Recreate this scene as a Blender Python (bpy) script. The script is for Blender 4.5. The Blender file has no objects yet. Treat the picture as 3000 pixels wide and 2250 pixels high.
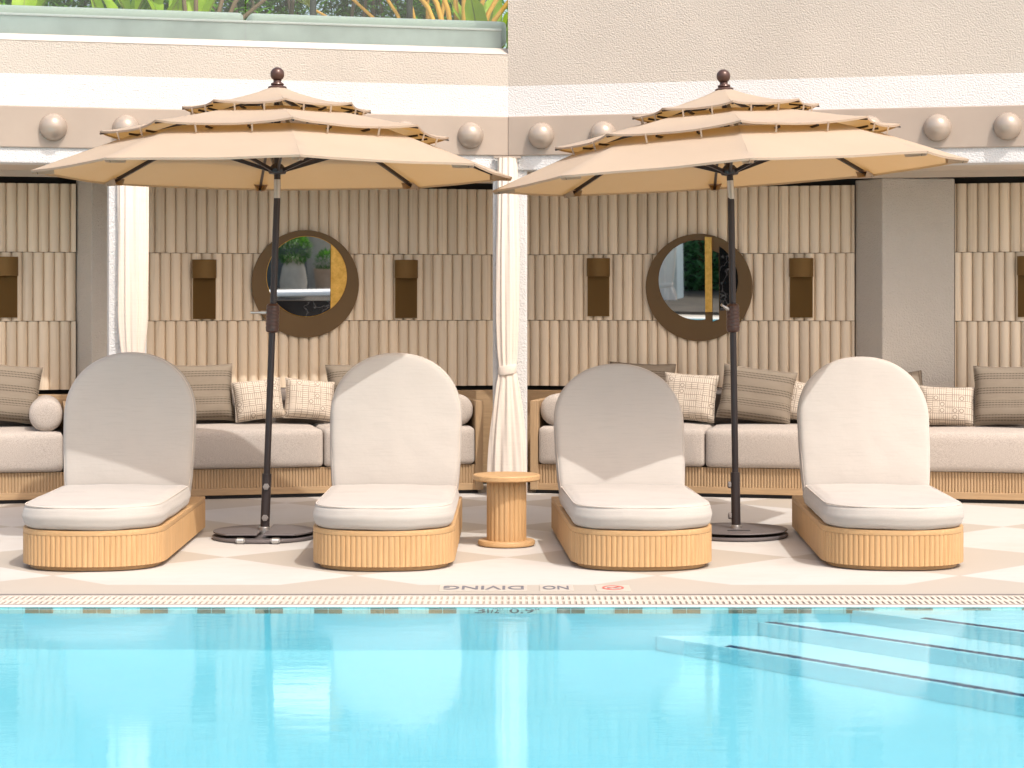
import bpy, bmesh, math, random
from mathutils import Vector, Matrix, noise
random.seed(7)
PI=math.pi; R=math.radians
S=bpy.context.scene; COL=S.collection

# ------------------------------------------------------------------ camera
F=5833.0; HOR=890.0; HC=1.44            # focal length and horizon in photo pixels (3000 wide), eye height
cam=bpy.data.cameras.new('camera'); cam.lens=36*F/3000; cam.shift_y=-(1125-HOR)/3000; cam.clip_start=.1; cam.clip_end=600
co=bpy.data.objects.new('camera',cam); COL.objects.link(co); co.location=(0,0,HC); co.rotation_euler=(PI/2,0,0); S.camera=co

# ------------------------------------------------------------------ light
SUNDIR=Vector((.40,-.60,1)).normalized()
sun=bpy.data.lights.new('sun','SUN'); sun.energy=2.0; sun.angle=R(.5); sun.color=(1,.985,.965); sun.cycles.is_caustics_light=True
so=bpy.data.objects.new('sun',sun); COL.objects.link(so); so.rotation_euler=SUNDIR.to_track_quat('Z','Y').to_euler()
wd=bpy.data.worlds.new('World'); S.world=wd; wd.use_nodes=True
nt=wd.node_tree; sk=nt.nodes.new('ShaderNodeTexSky'); sk.sky_type='NISHITA'; sk.sun_disc=False
sk.sun_elevation=math.asin(SUNDIR.z); sk.sun_rotation=math.atan2(SUNDIR.x,SUNDIR.y)
sk.air_density=1.0; sk.dust_density=4.0; sk.ozone_density=.6
hz=nt.nodes.new('ShaderNodeMix'); hz.data_type='RGBA'; hz.blend_type='MULTIPLY'; hz.inputs[0].default_value=1; hz.inputs[7].default_value=(1.48,1.37,1.25,1)   # warm multiplier that brightens the whole sky, added for fill light
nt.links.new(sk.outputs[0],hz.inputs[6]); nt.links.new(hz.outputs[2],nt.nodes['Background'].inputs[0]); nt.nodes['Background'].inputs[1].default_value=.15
S.view_settings.view_transform='Standard'; S.view_settings.look='None'; S.view_settings.exposure=.50; S.view_settings.gamma=1
S.cycles.use_denoising=True; S.cycles.max_bounces=12; S.cycles.transmission_bounces=8; S.cycles.transparent_max_bounces=12
S.cycles.diffuse_bounces=5; S.cycles.sample_clamp_indirect=6

# ------------------------------------------------------------------ node helpers
class NT:
    def __init__(s,name):
        s.m=bpy.data.materials.new(name); s.m.use_nodes=True; s.t=s.m.node_tree; s.p=s.t.nodes['Principled BSDF']; s.o=s.t.nodes['Material Output']
    def n(s,k,**kw):
        x=s.t.nodes.new('ShaderNode'+k)
        for a,b in kw.items(): setattr(x,a,b)
        return x
    def l(s,a,b): s.t.links.new(a,b)
    def coord(s,scale=(1,1,1),kind='Object',rot=(0,0,0)):
        c=s.n('TexCoord'); m=s.n('Mapping'); m.inputs['Scale'].default_value=scale; m.inputs['Rotation'].default_value=rot
        s.l(c.outputs[kind],m.inputs[0]); return m.outputs[0]
    def noise(s,v,scale,detail=3,rough=.55):
        x=s.n('TexNoise'); x.inputs['Scale'].default_value=scale; x.inputs['Detail'].default_value=detail; x.inputs['Roughness'].default_value=rough
        s.l(v,x.inputs['Vector']); return x.outputs['Fac']
    def ramp(s,f,stops):
        x=s.n('ValToRGB'); e=x.color_ramp.elements
        while len(e)<len(stops): e.new(.5)
        for i,(p,c) in enumerate(stops):
            e[i].position=p; e[i].color=(*c,1) if len(c)==3 else c
        s.l(f,x.inputs[0]); return x.outputs[0]
    def mix(s,f,a,b,mode='MIX'):
        x=s.n('Mix'); x.data_type='RGBA'; x.blend_type=mode
        for sock,v in ((x.inputs[0],f),(x.inputs[6],a),(x.inputs[7],b)):
            if isinstance(v,(int,float)): sock.default_value=v
            elif isinstance(v,tuple): sock.default_value=(*v,1)
            else: s.l(v,sock)
        return x.outputs[2]
    def math(s,op,a,b=0,c=0):
        x=s.n('Math'); x.operation=op
        for i,v in enumerate((a,b,c)):
            if isinstance(v,(int,float)): x.inputs[i].default_value=v
            else: s.l(v,x.inputs[i])
        return x.outputs[0]
    def bump(s,h,strength,dist,nrm=None):
        b=s.n('Bump'); b.inputs['Strength'].default_value=strength; b.inputs['Distance'].default_value=dist
        s.l(h,b.inputs['Height'])
        if nrm is not None: s.l(nrm,b.inputs['Normal'])
        s.l(b.outputs[0],s.p.inputs['Normal']); return b.outputs[0]
    def set(s,color=None,rough=None,metal=None,spec=None):
        if color is not None:
            if isinstance(color,tuple): s.p.inputs['Base Color'].default_value=(*color,1)
            else: s.l(color,s.p.inputs['Base Color'])
        if rough is not None: s.p.inputs['Roughness'].default_value=rough
        if metal is not None: s.p.inputs['Metallic'].default_value=metal
        if spec is not None: s.p.inputs['Specular IOR Level'].default_value=spec
        return s.m

def dim(c,k): return tuple(x*k for x in c)
def stucco(name,c,amp=.8):
    t=NT(name); v=t.coord(kind='Generated') if False else t.coord()
    big=t.noise(v,.9,4); col=t.mix(t.ramp(big,[(.35,(0,0,0)),(.7,(1,1,1))]),dim(c,.94),dim(c,1.04))
    vs=t.coord((1,1,.12)); stain=t.noise(vs,2.2,5,.65)
    col=t.mix(t.ramp(stain,[(.58,(0,0,0)),(.8,(.35,.35,.35))]),col,dim(c,.80))
    f=t.noise(v,85,2,.5); g=t.noise(v,36,2)
    h=t.math('ADD',f,t.math('MULTIPLY',g,.25)); t.bump(h,amp,.011)
    return t.set(col,.9,spec=.25)
def paint(name,c,rough=.4,metal=0,var=.05):
    t=NT(name); v=t.coord(); n=t.noise(v,3,5)
    return_col=t.mix(t.ramp(n,[(.3,(0,0,0)),(.7,(1,1,1))]),dim(c,1-var),dim(c,1+var))
    t.bump(t.noise(v,120,2),.04,.002)
    return t.set(return_col,rough,metal)
def fabric(name,c,scale=420,var=.08,heather=0,sheen=.15):
    t=NT(name); v=t.coord(); n=t.noise(v,2.2,4)
    col=t.mix(t.ramp(n,[(.3,(0,0,0)),(.7,(1,1,1))]),dim(c,1-var*.5),dim(c,1+var*.5))
    fx=t.noise(t.coord((1,1,6)),scale*.35,2); fz=t.noise(t.coord((6,6,1)),scale*.35,2)
    w=t.math('ADD',fx,fz)
    slub=t.noise(t.coord((5,5,150)),1,3,.7); col=t.mix(t.ramp(slub,[(.5,(0,0,0)),(.68,(.5,.5,.5))]),col,dim(c,.88))
    if heather:
        col=t.mix(t.ramp(t.noise(t.coord((1,1,2)),150,3,.8),[(.36,(0,0,0)),(.66,(1,1,1))]),dim(c,1-heather),dim(c,1+heather*.7))
    col=t.mix(t.ramp(w,[(.35,(0,0,0)),(.65,(1,1,1))]),dim(c,1-var),col)
    soft=t.noise(v,7,3); h=t.math('ADD',t.math('MULTIPLY',w,.12),soft)
    t.bump(h,.35,.012); t.p.inputs['Sheen Weight'].default_value=sheen
    return t.set(col,.92,spec=.15)
def wood(name,c,c2,axis=2,scale=1.0):
    t=NT(name); sc=[14,14,14]; sc[axis]=.9
    v=t.coord(tuple(x*scale for x in sc)); g=t.noise(v,3.0,6,.6); fine=t.noise(t.coord(tuple((60 if i!=axis else 2.5)*scale for i in range(3))),2,4,.7)
    col=t.mix(t.ramp(g,[(.3,(0,0,0)),(.72,(1,1,1))]),c2,c)
    col=t.mix(t.ramp(fine,[(.42,(.5,.5,.5)),(.62,(0,0,0))]),col,dim(c2,.72))
    big=t.noise(t.coord((9,9,1.2)),1.4,2); col=t.mix(t.ramp(big,[(.38,(.6,.6,.6)),(.62,(0,0,0))]),col,dim(c,.76))
    t.bump(fine,.15,.003)
    return t.set(col,.5,spec=.35)

WHITE=(.64,.635,.625); TAN=(.50,.46,.405)
M={}
M['white_stucco']=stucco('white_stucco',WHITE)
M['tan_stucco']=stucco('tan_stucco',TAN)
M['cap']=stucco('tan_smooth_cap',(.52,.475,.42),.25)
M['soffit']=stucco('soffit_plaster',(.58,.50,.41),.15)
M['beam']=paint('tan_metal_paint',(.365,.300,.245),.38)
M['dome']=paint('tan_dome_paint',(.40,.335,.275),.24,.25)
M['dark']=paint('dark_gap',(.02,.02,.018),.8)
M['kick']=paint('black_kickboard',(.015,.015,.017),.5)
M['cushion']=fabric('beige_cushion_fabric',(.44,.405,.365),500,.05)
M['piping']=fabric('cushion_piping',(.56,.495,.43),500,.05)
M['mattress']=fabric('heather_mattress_fabric',(.46,.405,.355),420,.06,.30)
M['backfab']=fabric('grey_back_cushion_fabric',(.21,.18,.16),420,.06,.25)
M['curtain']=fabric('cream_curtain_cloth',(.74,.655,.565),600,.03)
M['stripe']=None
M['wood']=wood('honey_oak',(.60,.385,.19),(.50,.30,.135))
M['woodh']=wood('honey_oak_lengthwise',(.60,.385,.19),(.50,.30,.135),0)
M['sofawood']=wood('pale_oak',(.50,.345,.20),(.40,.265,.145))
M['sofawoodh']=wood('pale_oak_lengthwise',(.50,.34,.19),(.40,.26,.14),0)
M['bronze']=paint('bronze_metal',(.21,.128,.045),.45,.55)
M['bronze2']=paint('bronze_frame',(.125,.074,.028),.55,.25)
M['pole']=paint('dark_bronze_pole',(.045,.036,.036),.38,.4)
M['finial']=paint('brown_finial',(.085,.045,.035),.3,.3)
M['steel']=paint('brushed_steel',(.55,.54,.52),.35,.9)
M['baseplate']=paint('grey_steel_plate',(.17,.15,.15),.5,.5)
M['bolt']=paint('grey_bolt',(.24,.215,.20),.55,.3)
M['black_marble']=None
M['sage']=fabric('sage_cushion_fabric',(.62,.70,.62),400,.05,.1)
M['curb']=paint('curb_reflection_tint',(.56,.62,.61),.25,0,.15)  # blue-grey stands in for the bluish reflection on the glass before it
M['whitepaint']=paint('white_paint',(.82,.82,.82),.4)
M['lampblack']=paint('black_lamp_post',(.03,.035,.03),.5)
M['terracotta']=paint('terracotta_pot',(.52,.36,.25),.85,0,.2)
M['stonepot']=paint('sandstone_pot',(.50,.42,.33),.9,0,.18)
M['darkwall']=stucco('dark_grey_render',(.12,.13,.125))
M['bluecol']=paint('blue_grey_column',(.35,.42,.46),.5)
M['ink']=paint('grey_ink',(.15,.15,.17),.6)
M['inkred']=paint('red_ink',(.55,.12,.10),.6)
M['markertile']=paint('marker_tile',(.50,.455,.395),.4)
M['grate']=paint('cream_grate',(.56,.50,.43),.6,0,.08)
M['coping']=paint('pale_coping',(.60,.58,.54),.6,0,.05)
M['nosing']=paint('blue_nosing_tile',(.008,.045,.12),.3,0,.3)
M['browntile']=paint('brown_mosaic_tile',(.26,.19,.125),.3,0,.3)
M['gravelstem']=paint('brown_stem',(.16,.11,.06),.8,0,.3)
M['orange_stem']=paint('yellow_palm_stem',(.62,.34,.05),.5,0,.25)
M['trunk']=paint('grey_brown_trunk',(.10,.075,.055),.85,0,.3)

def leafmat(name,c,c2,trans=.35):
    t=NT(name); oi=t.n('TexCoord'); v=t.coord(); n=t.noise(v,5,3)
    col=t.mix(t.ramp(n,[(.32,(0,0,0)),(.68,(1,1,1))]),c2,c)
    t.set(col,.5,spec=.4)
    tr=t.n('BsdfTranslucent'); t.l(t.mix(.5,col,dim(c,1.6)),tr.inputs[0]); mx=t.n('MixShader'); mx.inputs[0].default_value=trans
    t.l(t.p.outputs[0],mx.inputs[1]); t.l(tr.outputs[0],mx.inputs[2]); t.l(mx.outputs[0],t.o.inputs[0]); return t.m
M['bamboo']=leafmat('bamboo_leaf',(.20,.46,.03),(.05,.20,.015),.45)
M['banana']=leafmat('broad_leaf',(.36,.52,.03),(.20,.38,.02),.45)
M['palm']=leafmat('yellow_green_leaf',(.30,.34,.06),(.12,.20,.04))
M['shrub']=leafmat('bright_shrub_leaf',(.10,.26,.03),(.03,.11,.015))
M['hedge']=leafmat('grey_green_hedge_leaf',(.27,.50,.26),(.14,.32,.18),.6)

def canopy_mat():
    t=NT('tan_canopy_cloth'); v=t.coord(); n=t.noise(v,1.6,3); c=(.50,.415,.325)
    col=t.mix(t.ramp(n,[(.3,(0,0,0)),(.7,(1,1,1))]),dim(c,.95),dim(c,1.04))
    w=t.noise(t.coord((1,1,8)),140,2); col=t.mix(t.ramp(w,[(.4,(.25,.25,.25)),(.6,(0,0,0))]),col,dim(c,.85))
    t.bump(t.math('ADD',t.math('MULTIPLY',w,.2),t.noise(v,6,3)),.3,.01); t.set(col,.9,spec=.15)
    tr=t.n('BsdfTranslucent'); tr.inputs[0].default_value=(.60,.34,.10,1); mx=t.n('MixShader'); mx.inputs[0].default_value=.27
    t.l(t.p.outputs[0],mx.inputs[1]); t.l(tr.outputs[0],mx.inputs[2]); t.l(mx.outputs[0],t.o.inputs[0]); return t.m
M['canopy']=canopy_mat()

PITCH=.08
def flute_mat():
    t=NT('fluted_ceramic_tile'); c=t.n('TexCoord'); sx=t.n('SeparateXYZ'); t.l(c.outputs['Object'],sx.inputs[0])
    row=t.math('FLOOR',t.math('DIVIDE',sx.outputs['Z'],.528)); off=t.math('MULTIPLY',row,.5)
    cell=t.math('FLOOR',t.math('ADD',t.math('DIVIDE',sx.outputs['X'],PITCH),off))
    wn=t.n('TexWhiteNoise'); wn.noise_dimensions='2D'; cb=t.n('CombineXYZ'); t.l(cell,cb.inputs[0]); t.l(row,cb.inputs[1]); t.l(cb.outputs[0],wn.inputs['Vector'])
    base=(.72,.60,.448)
    col=t.mix(wn.outputs['Value'],dim(base,.84),dim(base,1.10))
    ad=t.n('VectorMath'); ad.operation='ADD'; t.l(c.outputs['Object'],ad.inputs[0])
    sh=t.n('CombineXYZ'); t.l(t.math('MULTIPLY',wn.outputs['Value'],9),sh.inputs[2]); t.l(sh.outputs[0],ad.inputs[1])
    mp=t.n('Mapping'); mp.inputs['Scale'].default_value=(38,1,.7); t.l(ad.outputs[0],mp.inputs[0])
    st=t.noise(mp.outputs[0],1.5,4,.6)
    col=t.mix(t.ramp(st,[(.35,(0,0,0)),(.7,(.45,.45,.45))]),col,(.66,.58,.47))
    mp2=t.n('Mapping'); mp2.inputs['Scale'].default_value=(60,1,1.1); t.l(ad.outputs[0],mp2.inputs[0])
    s2=t.noise(mp2.outputs[0],1.3,3,.6); col=t.mix(t.ramp(s2,[(.56,(0,0,0)),(.74,(.4,.4,.4))]),col,(.40,.29,.19))
    t.bump(s2,.08,.003); return t.set(col,.55,spec=.35)
M['flute']=flute_mat()

def stripe_pillow():
    t=NT('striped_woven_pillow'); c=t.n('TexCoord'); sx=t.n('SeparateXYZ'); t.l(c.outputs['Object'],sx.inputs[0])
    base=(.235,.195,.15); dark=(.055,.042,.032)
    z=sx.outputs['Z']; band=t.math('FRACT',t.math('MULTIPLY',z,1/.105)); inb=t.math('LESS_THAN',band,.52)
    row=t.math('FRACT',t.math('MULTIPLY',z,1/.0182)); inr=t.math('LESS_THAN',row,.5)
    das=t.math('FRACT',t.math('MULTIPLY',sx.outputs['X'],1/.0105)); ind=t.math('LESS_THAN',das,.58)
    f=t.math('MULTIPLY',t.math('MULTIPLY',inb,inr),ind)
    n=t.noise(t.coord((3,3,60)),4,3); col=t.mix(n,dim(base,.85),dim(base,1.15)); col=t.mix(t.math('MULTIPLY',f,.85),col,dark)
    t.bump(t.noise(t.coord(),9,3),.3,.01); return t.set(col,.95,spec=.1)
M['stripe']=stripe_pillow()
def maze_pillow():
    t=NT('geometric_print_pillow'); c=t.n('TexCoord'); sx=t.n('SeparateXYZ'); t.l(c.outputs['Object'],sx.inputs[0])
    base=(.56,.485,.395); line=(.17,.135,.115); k=1/.047
    oi=t.n('ObjectInfo'); X=t.math('ADD',sx.outputs['X'],t.math('MULTIPLY',oi.outputs['Random'],7.3)); Z=t.math('ADD',sx.outputs['Z'],t.math('MULTIPLY',oi.outputs['Random'],3.1))
    u=t.math('MULTIPLY',X,k); w=t.math('MULTIPLY',Z,k)
    cx=t.math('FLOOR',u); cz=t.math('FLOOR',w); fu=t.math('FRACT',u); fw=t.math('FRACT',w)
    wn=t.n('TexWhiteNoise'); wn.noise_dimensions='2D'; cb=t.n('CombineXYZ'); t.l(cx,cb.inputs[0]); t.l(cz,cb.inputs[1]); t.l(cb.outputs[0],wn.inputs['Vector'])
    r=wn.outputs['Value']
    def stripes(x): return t.math('LESS_THAN',t.math('FRACT',t.math('MULTIPLY',x,3)),.22)
    vert=t.math('LESS_THAN',r,.45); horiz=t.math('MULTIPLY',t.math('GREATER_THAN',r,.45),t.math('LESS_THAN',r,.88)); ring=t.math('GREATER_THAN',r,.88)
    du=t.math('SUBTRACT',fu,.5); dw=t.math('SUBTRACT',fw,.5)
    dist=t.math('SQRT',t.math('ADD',t.math('MULTIPLY',du,du),t.math('MULTIPLY',dw,dw)))
    f=t.math('ADD',t.math('ADD',t.math('MULTIPLY',vert,stripes(fu)),t.math('MULTIPLY',horiz,stripes(fw))),t.math('MULTIPLY',ring,t.math('LESS_THAN',t.math('ABSOLUTE',t.math('SUBTRACT',dist,.3)),.06)))
    edge=t.math('MAXIMUM',t.math('LESS_THAN',fu,.09),t.math('LESS_THAN',fw,.09)); f=t.math('MAXIMUM',t.math('MINIMUM',f,1),edge)
    col=t.mix(t.math('MULTIPLY',f,.8),base,line); t.bump(t.noise(t.coord(),9,3),.3,.01); return t.set(col,.95,spec=.1)
M['maze']=maze_pillow()
def marble():
    t=NT('black_marble'); v=t.coord(); n=t.noise(v,3.4,5,.5); d=t.math('ABSOLUTE',t.math('SUBTRACT',n,.5))
    t.set(t.ramp(d,[(0,(.10,.10,.10)),(.004,(.03,.03,.032)),(.014,(.006,.006,.007))]),.08); return t.m
M['black_marble']=marble()
def gold():
    t=NT('gold_leaf'); v=t.coord(); n=t.noise(v,26,5,.7)
    t.bump(n,.3,.004); return t.set(t.ramp(n,[(.3,(.55,.31,.06)),(.7,(.80,.50,.13))]),.42,.7)
M['gold']=gold()
def mirror_m():
    t=NT('mirror_glass'); return t.set((.86,.90,.88),.015,1)
M['mirror']=mirror_m()
def glass_m():
    t=NT('balustrade_glass'); tr=t.n('BsdfTransparent'); tr.inputs[0].default_value=(.955,.985,.97,1); gl=t.n('BsdfGlossy'); gl.inputs['Roughness'].default_value=.01
    fr=t.n('Fresnel'); fr.inputs[0].default_value=1.5; mx=t.n('MixShader'); t.l(t.math('MULTIPLY',fr.outputs[0],.8),mx.inputs[0]); t.l(tr.outputs[0],mx.inputs[1]); t.l(gl.outputs[0],mx.inputs[2]); t.l(mx.outputs[0],t.o.inputs[0]); return t.m
M['glass']=glass_m()
def deck_m():
    t=NT('diamond_stone_tiles'); c=t.n('TexCoord'); sx=t.n('SeparateXYZ'); t.l(c.outputs['Object'],sx.inputs[0])
    X=t.math('DIVIDE',t.math('ADD',sx.outputs['X'],.831),.80); Y=t.math('DIVIDE',t.math('SUBTRACT',sx.outputs['Y'],10.54),.77)
    a=t.math('MULTIPLY',t.math('ADD',X,Y),.5); b=t.math('MULTIPLY',t.math('SUBTRACT',X,Y),.5)
    ia=t.math('FLOOR',a); ib=t.math('FLOOR',b)
    par=t.math('ABSOLUTE',t.math('MODULO',t.math('SUBTRACT',ia,ib),2))
    fa=t.math('FRACT',a); fb=t.math('FRACT',b)
    g=.0035
    ed=t.math('MAXIMUM',t.math('MAXIMUM',t.math('LESS_THAN',fa,g),t.math('GREATER_THAN',fa,1-g)),t.math('MAXIMUM',t.math('LESS_THAN',fb,g),t.math('GREATER_THAN',fb,1-g)))
    light=(.525,.505,.475); tan=(.415,.375,.32)
    border=t.math('MULTIPLY',t.math('LESS_THAN',sx.outputs['Y'],10.20),1)
    sel=t.math('MAXIMUM',par,border)
    wn=t.n('TexWhiteNoise'); wn.noise_dimensions='2D'; cb=t.n('CombineXYZ'); t.l(ia,cb.inputs[0]); t.l(ib,cb.inputs[1]); t.l(cb.outputs[0],wn.inputs['Vector'])
    col=t.mix(sel,light,tan); col=t.mix(t.math('MULTIPLY',wn.outputs['Value'],.12),col,dim(tan,.8))
    v=t.coord((1.5,9,1)); n=t.noise(v,3,6,.65); col=t.mix(t.ramp(n,[(.5,(0,0,0)),(.75,(.22,.22,.22))]),col,(.38,.325,.265))
    d=t.noise(t.coord(),1.1,6,.65); col=t.mix(t.ramp(d,[(.48,(0,0,0)),(.72,(.38,.38,.38))]),col,(.42,.36,.30))
    col=t.mix(t.math('MULTIPLY',t.math('MULTIPLY',ed,t.math('SUBTRACT',1,border)),.6),col,(.36,.32,.27))
    t.bump(t.noise(t.coord(),60,3),.12,.003); return t.set(col,.62,spec=.3)
M['deck']=deck_m()
def pool_m():
    t=NT('pool_plaster'); v=t.coord(); n=t.noise(v,1.2,5,.6); f=t.noise(v,40,3)
    col=t.mix(t.ramp(n,[(.3,(0,0,0)),(.7,(1,1,1))]),(.30,.69,.75),(.34,.73,.79)); col=t.mix(t.ramp(f,[(.4,(.12,.12,.12)),(.6,(0,0,0))]),col,(.25,.63,.70))
    return t.set(col,.8,spec=.2)
M['pool']=pool_m()
M['step']=paint('brightened_pool_plaster',(.50,.80,.84),.8,0,.04)  # pool plaster painted paler to imitate the brighter light in shallow water
def waterline_m():
    t=NT('pale_waterline_tile'); c=t.n('TexCoord'); sx=t.n('SeparateXYZ'); t.l(c.outputs['Object'],sx.inputs[0])
    f=t.math('FRACT',t.math('DIVIDE',sx.outputs['X'],.0686)); e=t.math('LESS_THAN',f,.05)
    col=t.mix(e,(.58,.78,.72),(.42,.60,.56)); return t.set(col,.25)
M['waterline']=waterline_m()
def water_m():
    t=NT('pool_water'); t.t.nodes.remove(t.p); g=t.n('BsdfGlass'); g.inputs['IOR'].default_value=1.33; g.inputs['Roughness'].default_value=0; g.inputs[0].default_value=(.86,.97,1,1)
    b=t.n('Bump'); b.inputs['Strength'].default_value=.24; b.inputs['Distance'].default_value=.0012
    a1=t.noise(t.coord((26,70,1)),1,3,.6); a2=t.noise(t.coord((7,13,1)),1,2,.5); pt=t.noise(t.coord((.5,.8,1)),1,2)
    t.l(t.math('ADD',t.math('MULTIPLY',a1,t.ramp(pt,[(.35,(.45,.45,.45)),(.65,(1,1,1))])),a2),b.inputs['Height']); t.l(b.outputs[0],g.inputs['Normal'])
    t.l(g.outputs[0],t.o.inputs[0]); return t.m
M['water']=water_m()

# ------------------------------------------------------------------ mesh helpers
class MB:
    def __init__(s): s.v=[]; s.f=[]
    def add(s,vs,fs,m=None):
        b=len(s.v); s.v+= [tuple(m@Vector(p)) if m is not None else tuple(p) for p in vs]; s.f+=[tuple(i+b for i in q) for q in fs]; return s
    def box(s,a,b,m=None):
        x0,y0,z0=a; x1,y1,z1=b
        return s.add([(x0,y0,z0),(x1,y0,z0),(x1,y1,z0),(x0,y1,z0),(x0,y0,z1),(x1,y0,z1),(x1,y1,z1),(x0,y1,z1)],
            [(3,2,1,0),(4,5,6,7),(0,1,5,4),(1,2,6,5),(2,3,7,6),(3,0,4,7)],m)
    def rings(s,rs,m=None,cap=True,closed=True):
        n=len(rs[0]); vs=[p for r in rs for p in r]; fs=[]
        for i in range(len(rs)-1):
            for j in range(n if closed else n-1):
                k=(j+1)%n; fs.append((i*n+j,i*n+k,(i+1)*n+k,(i+1)*n+j))
        if cap:
            fs.append(tuple(range(n-1,-1,-1))); fs.append(tuple((len(rs)-1)*n+j for j in range(n)))
        return s.add(vs,fs,m)
    def lathe(s,prof,seg=32,m=None):
        return s.rings([[(r*math.cos(2*PI*j/seg),r*math.sin(2*PI*j/seg),z) for j in range(seg)] for r,z in prof],m)
    def prism(s,poly,z0,z1,m=None): return s.rings([[(x,y,z0) for x,y in poly],[(x,y,z1) for x,y in poly]],m)
    def tube(s,path,r,seg=10,m=None,cap=True):
        path=[Vector(p) for p in path]; rs=[]; up=None
        for i,p in enumerate(path):
            d=(path[min(i+1,len(path)-1)]-path[max(i-1,0)]).normalized()
            if up is None: up=Vector((0,0,1)) if abs(d.z)<.9 else Vector((1,0,0))
            a=d.cross(up).normalized(); b=a.cross(d).normalized(); up=b
            rr=r[i] if isinstance(r,(list,tuple)) else r
            rs.append([tuple(p+a*math.cos(2*PI*j/seg)*rr+b*math.sin(2*PI*j/seg)*rr) for j in range(seg)])
        return s.rings(rs,m,cap)
    def bar(s,p,q,w,h,m=None):
        p=Vector(p); q=Vector(q); d=(q-p).normalized(); up=Vector((0,0,1)) if abs(d.z)<.95 else Vector((0,1,0))
        a=d.cross(up).normalized()*w/2; b=a.cross(d).normalized()*h/2
        return s.rings([[tuple(c+a+b),tuple(c-a+b),tuple(c-a-b),tuple(c+a-b)] for c in (p,q)],m)
    def build(s,name,mat,parent=None,mw=None,smooth=None,bevel=0,fixn=True):
        me=bpy.data.meshes.new(name); me.from_pydata(s.v,[],s.f)
        if fixn or bevel:
            bm=bmesh.new(); bm.from_mesh(me)
            if fixn: bmesh.ops.recalc_face_normals(bm,faces=bm.faces)
            if bevel: bmesh.ops.bevel(bm,geom=[e for e in bm.edges if len(e.link_faces)==2 and e.calc_face_angle(0)>.6],offset=bevel,segments=3 if bevel>.02 else 2,affect='EDGES',profile=.6)
            bm.to_mesh(me); bm.free()
        me.materials.append(mat)
        if smooth is not None:
            for p in me.polygons: p.use_smooth=True
            me.set_sharp_from_angle(angle=R(smooth))
        o=bpy.data.objects.new(name,me); COL.objects.link(o)
        if parent is not None: o.parent=parent
        if mw is not None: o.matrix_world=mw
        return o
def tag(o,label=None,cat=None,group=None,kind=None):
    if label: o['label']=label
    if cat: o['category']=cat
    if group: o['group']=group
    if kind: o['kind']=kind
    return o
def thing(name,mw,label,cat,group=None):
    o=bpy.data.objects.new(name,None); COL.objects.link(o); o.matrix_world=mw; o.empty_display_size=.1
    return tag(o,label,cat,group)
def dup(o,parent=None):
    c=o.copy(); COL.objects.link(c)
    if parent is not None: c.parent=parent
    for ch in list(o.children): dup(ch,c)
    return c
T=Matrix.Translation
def RZ(a): return Matrix.Rotation(a,4,'Z')
def RX(a): return Matrix.Rotation(a,4,'X')
def RY(a): return Matrix.Rotation(a,4,'Y')

# ------------------------------------------------------------------ the two facade wings, each in its own frame (u along the wall, d into the building, z up)
TH=math.atan(.24); OX,OY=-.03,15.0; C_,S_=math.cos(TH),math.sin(TH)
WING={'L':T((OX,OY,0))@RZ(TH),'R':T((OX,OY,0))@RZ(-TH)}
def U(w,px,d):
    k=(px-1500)/F
    if w=='R': return (k*(OY+d*C_)-OX-d*S_)/(C_+k*S_)
    return (k*(OY+d*C_)-OX+d*S_)/(C_-k*S_)
def ZZ(w,px,py,d):
    u=U(w,px,d); Y=OY+(u*S_ if w=='L' else -u*S_)+d*C_
    return HC+(HOR-py)*Y/F
def corner(w,d):   # u where the plane at depth d meets its mirror image
    return (d*S_/C_) if w=='L' else (-d*S_/C_)
SG={'L':-1,'R':1}
UEND=6.6
def wall_prism(w,u0,u1,d0,d1,z0,z1,mb=None):
    """box in wing frame; an end given as None is mitred at the corner between the wings"""
    mb=mb or MB(); a=[]
    for u in (u0,u1):
        a.append([(corner(w,d) if u is None else u,d) for d in (d0,d1)])
    poly=[a[0][0],a[1][0],a[1][1],a[0][1]]
    return mb.prism(poly,z0,z1)

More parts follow.
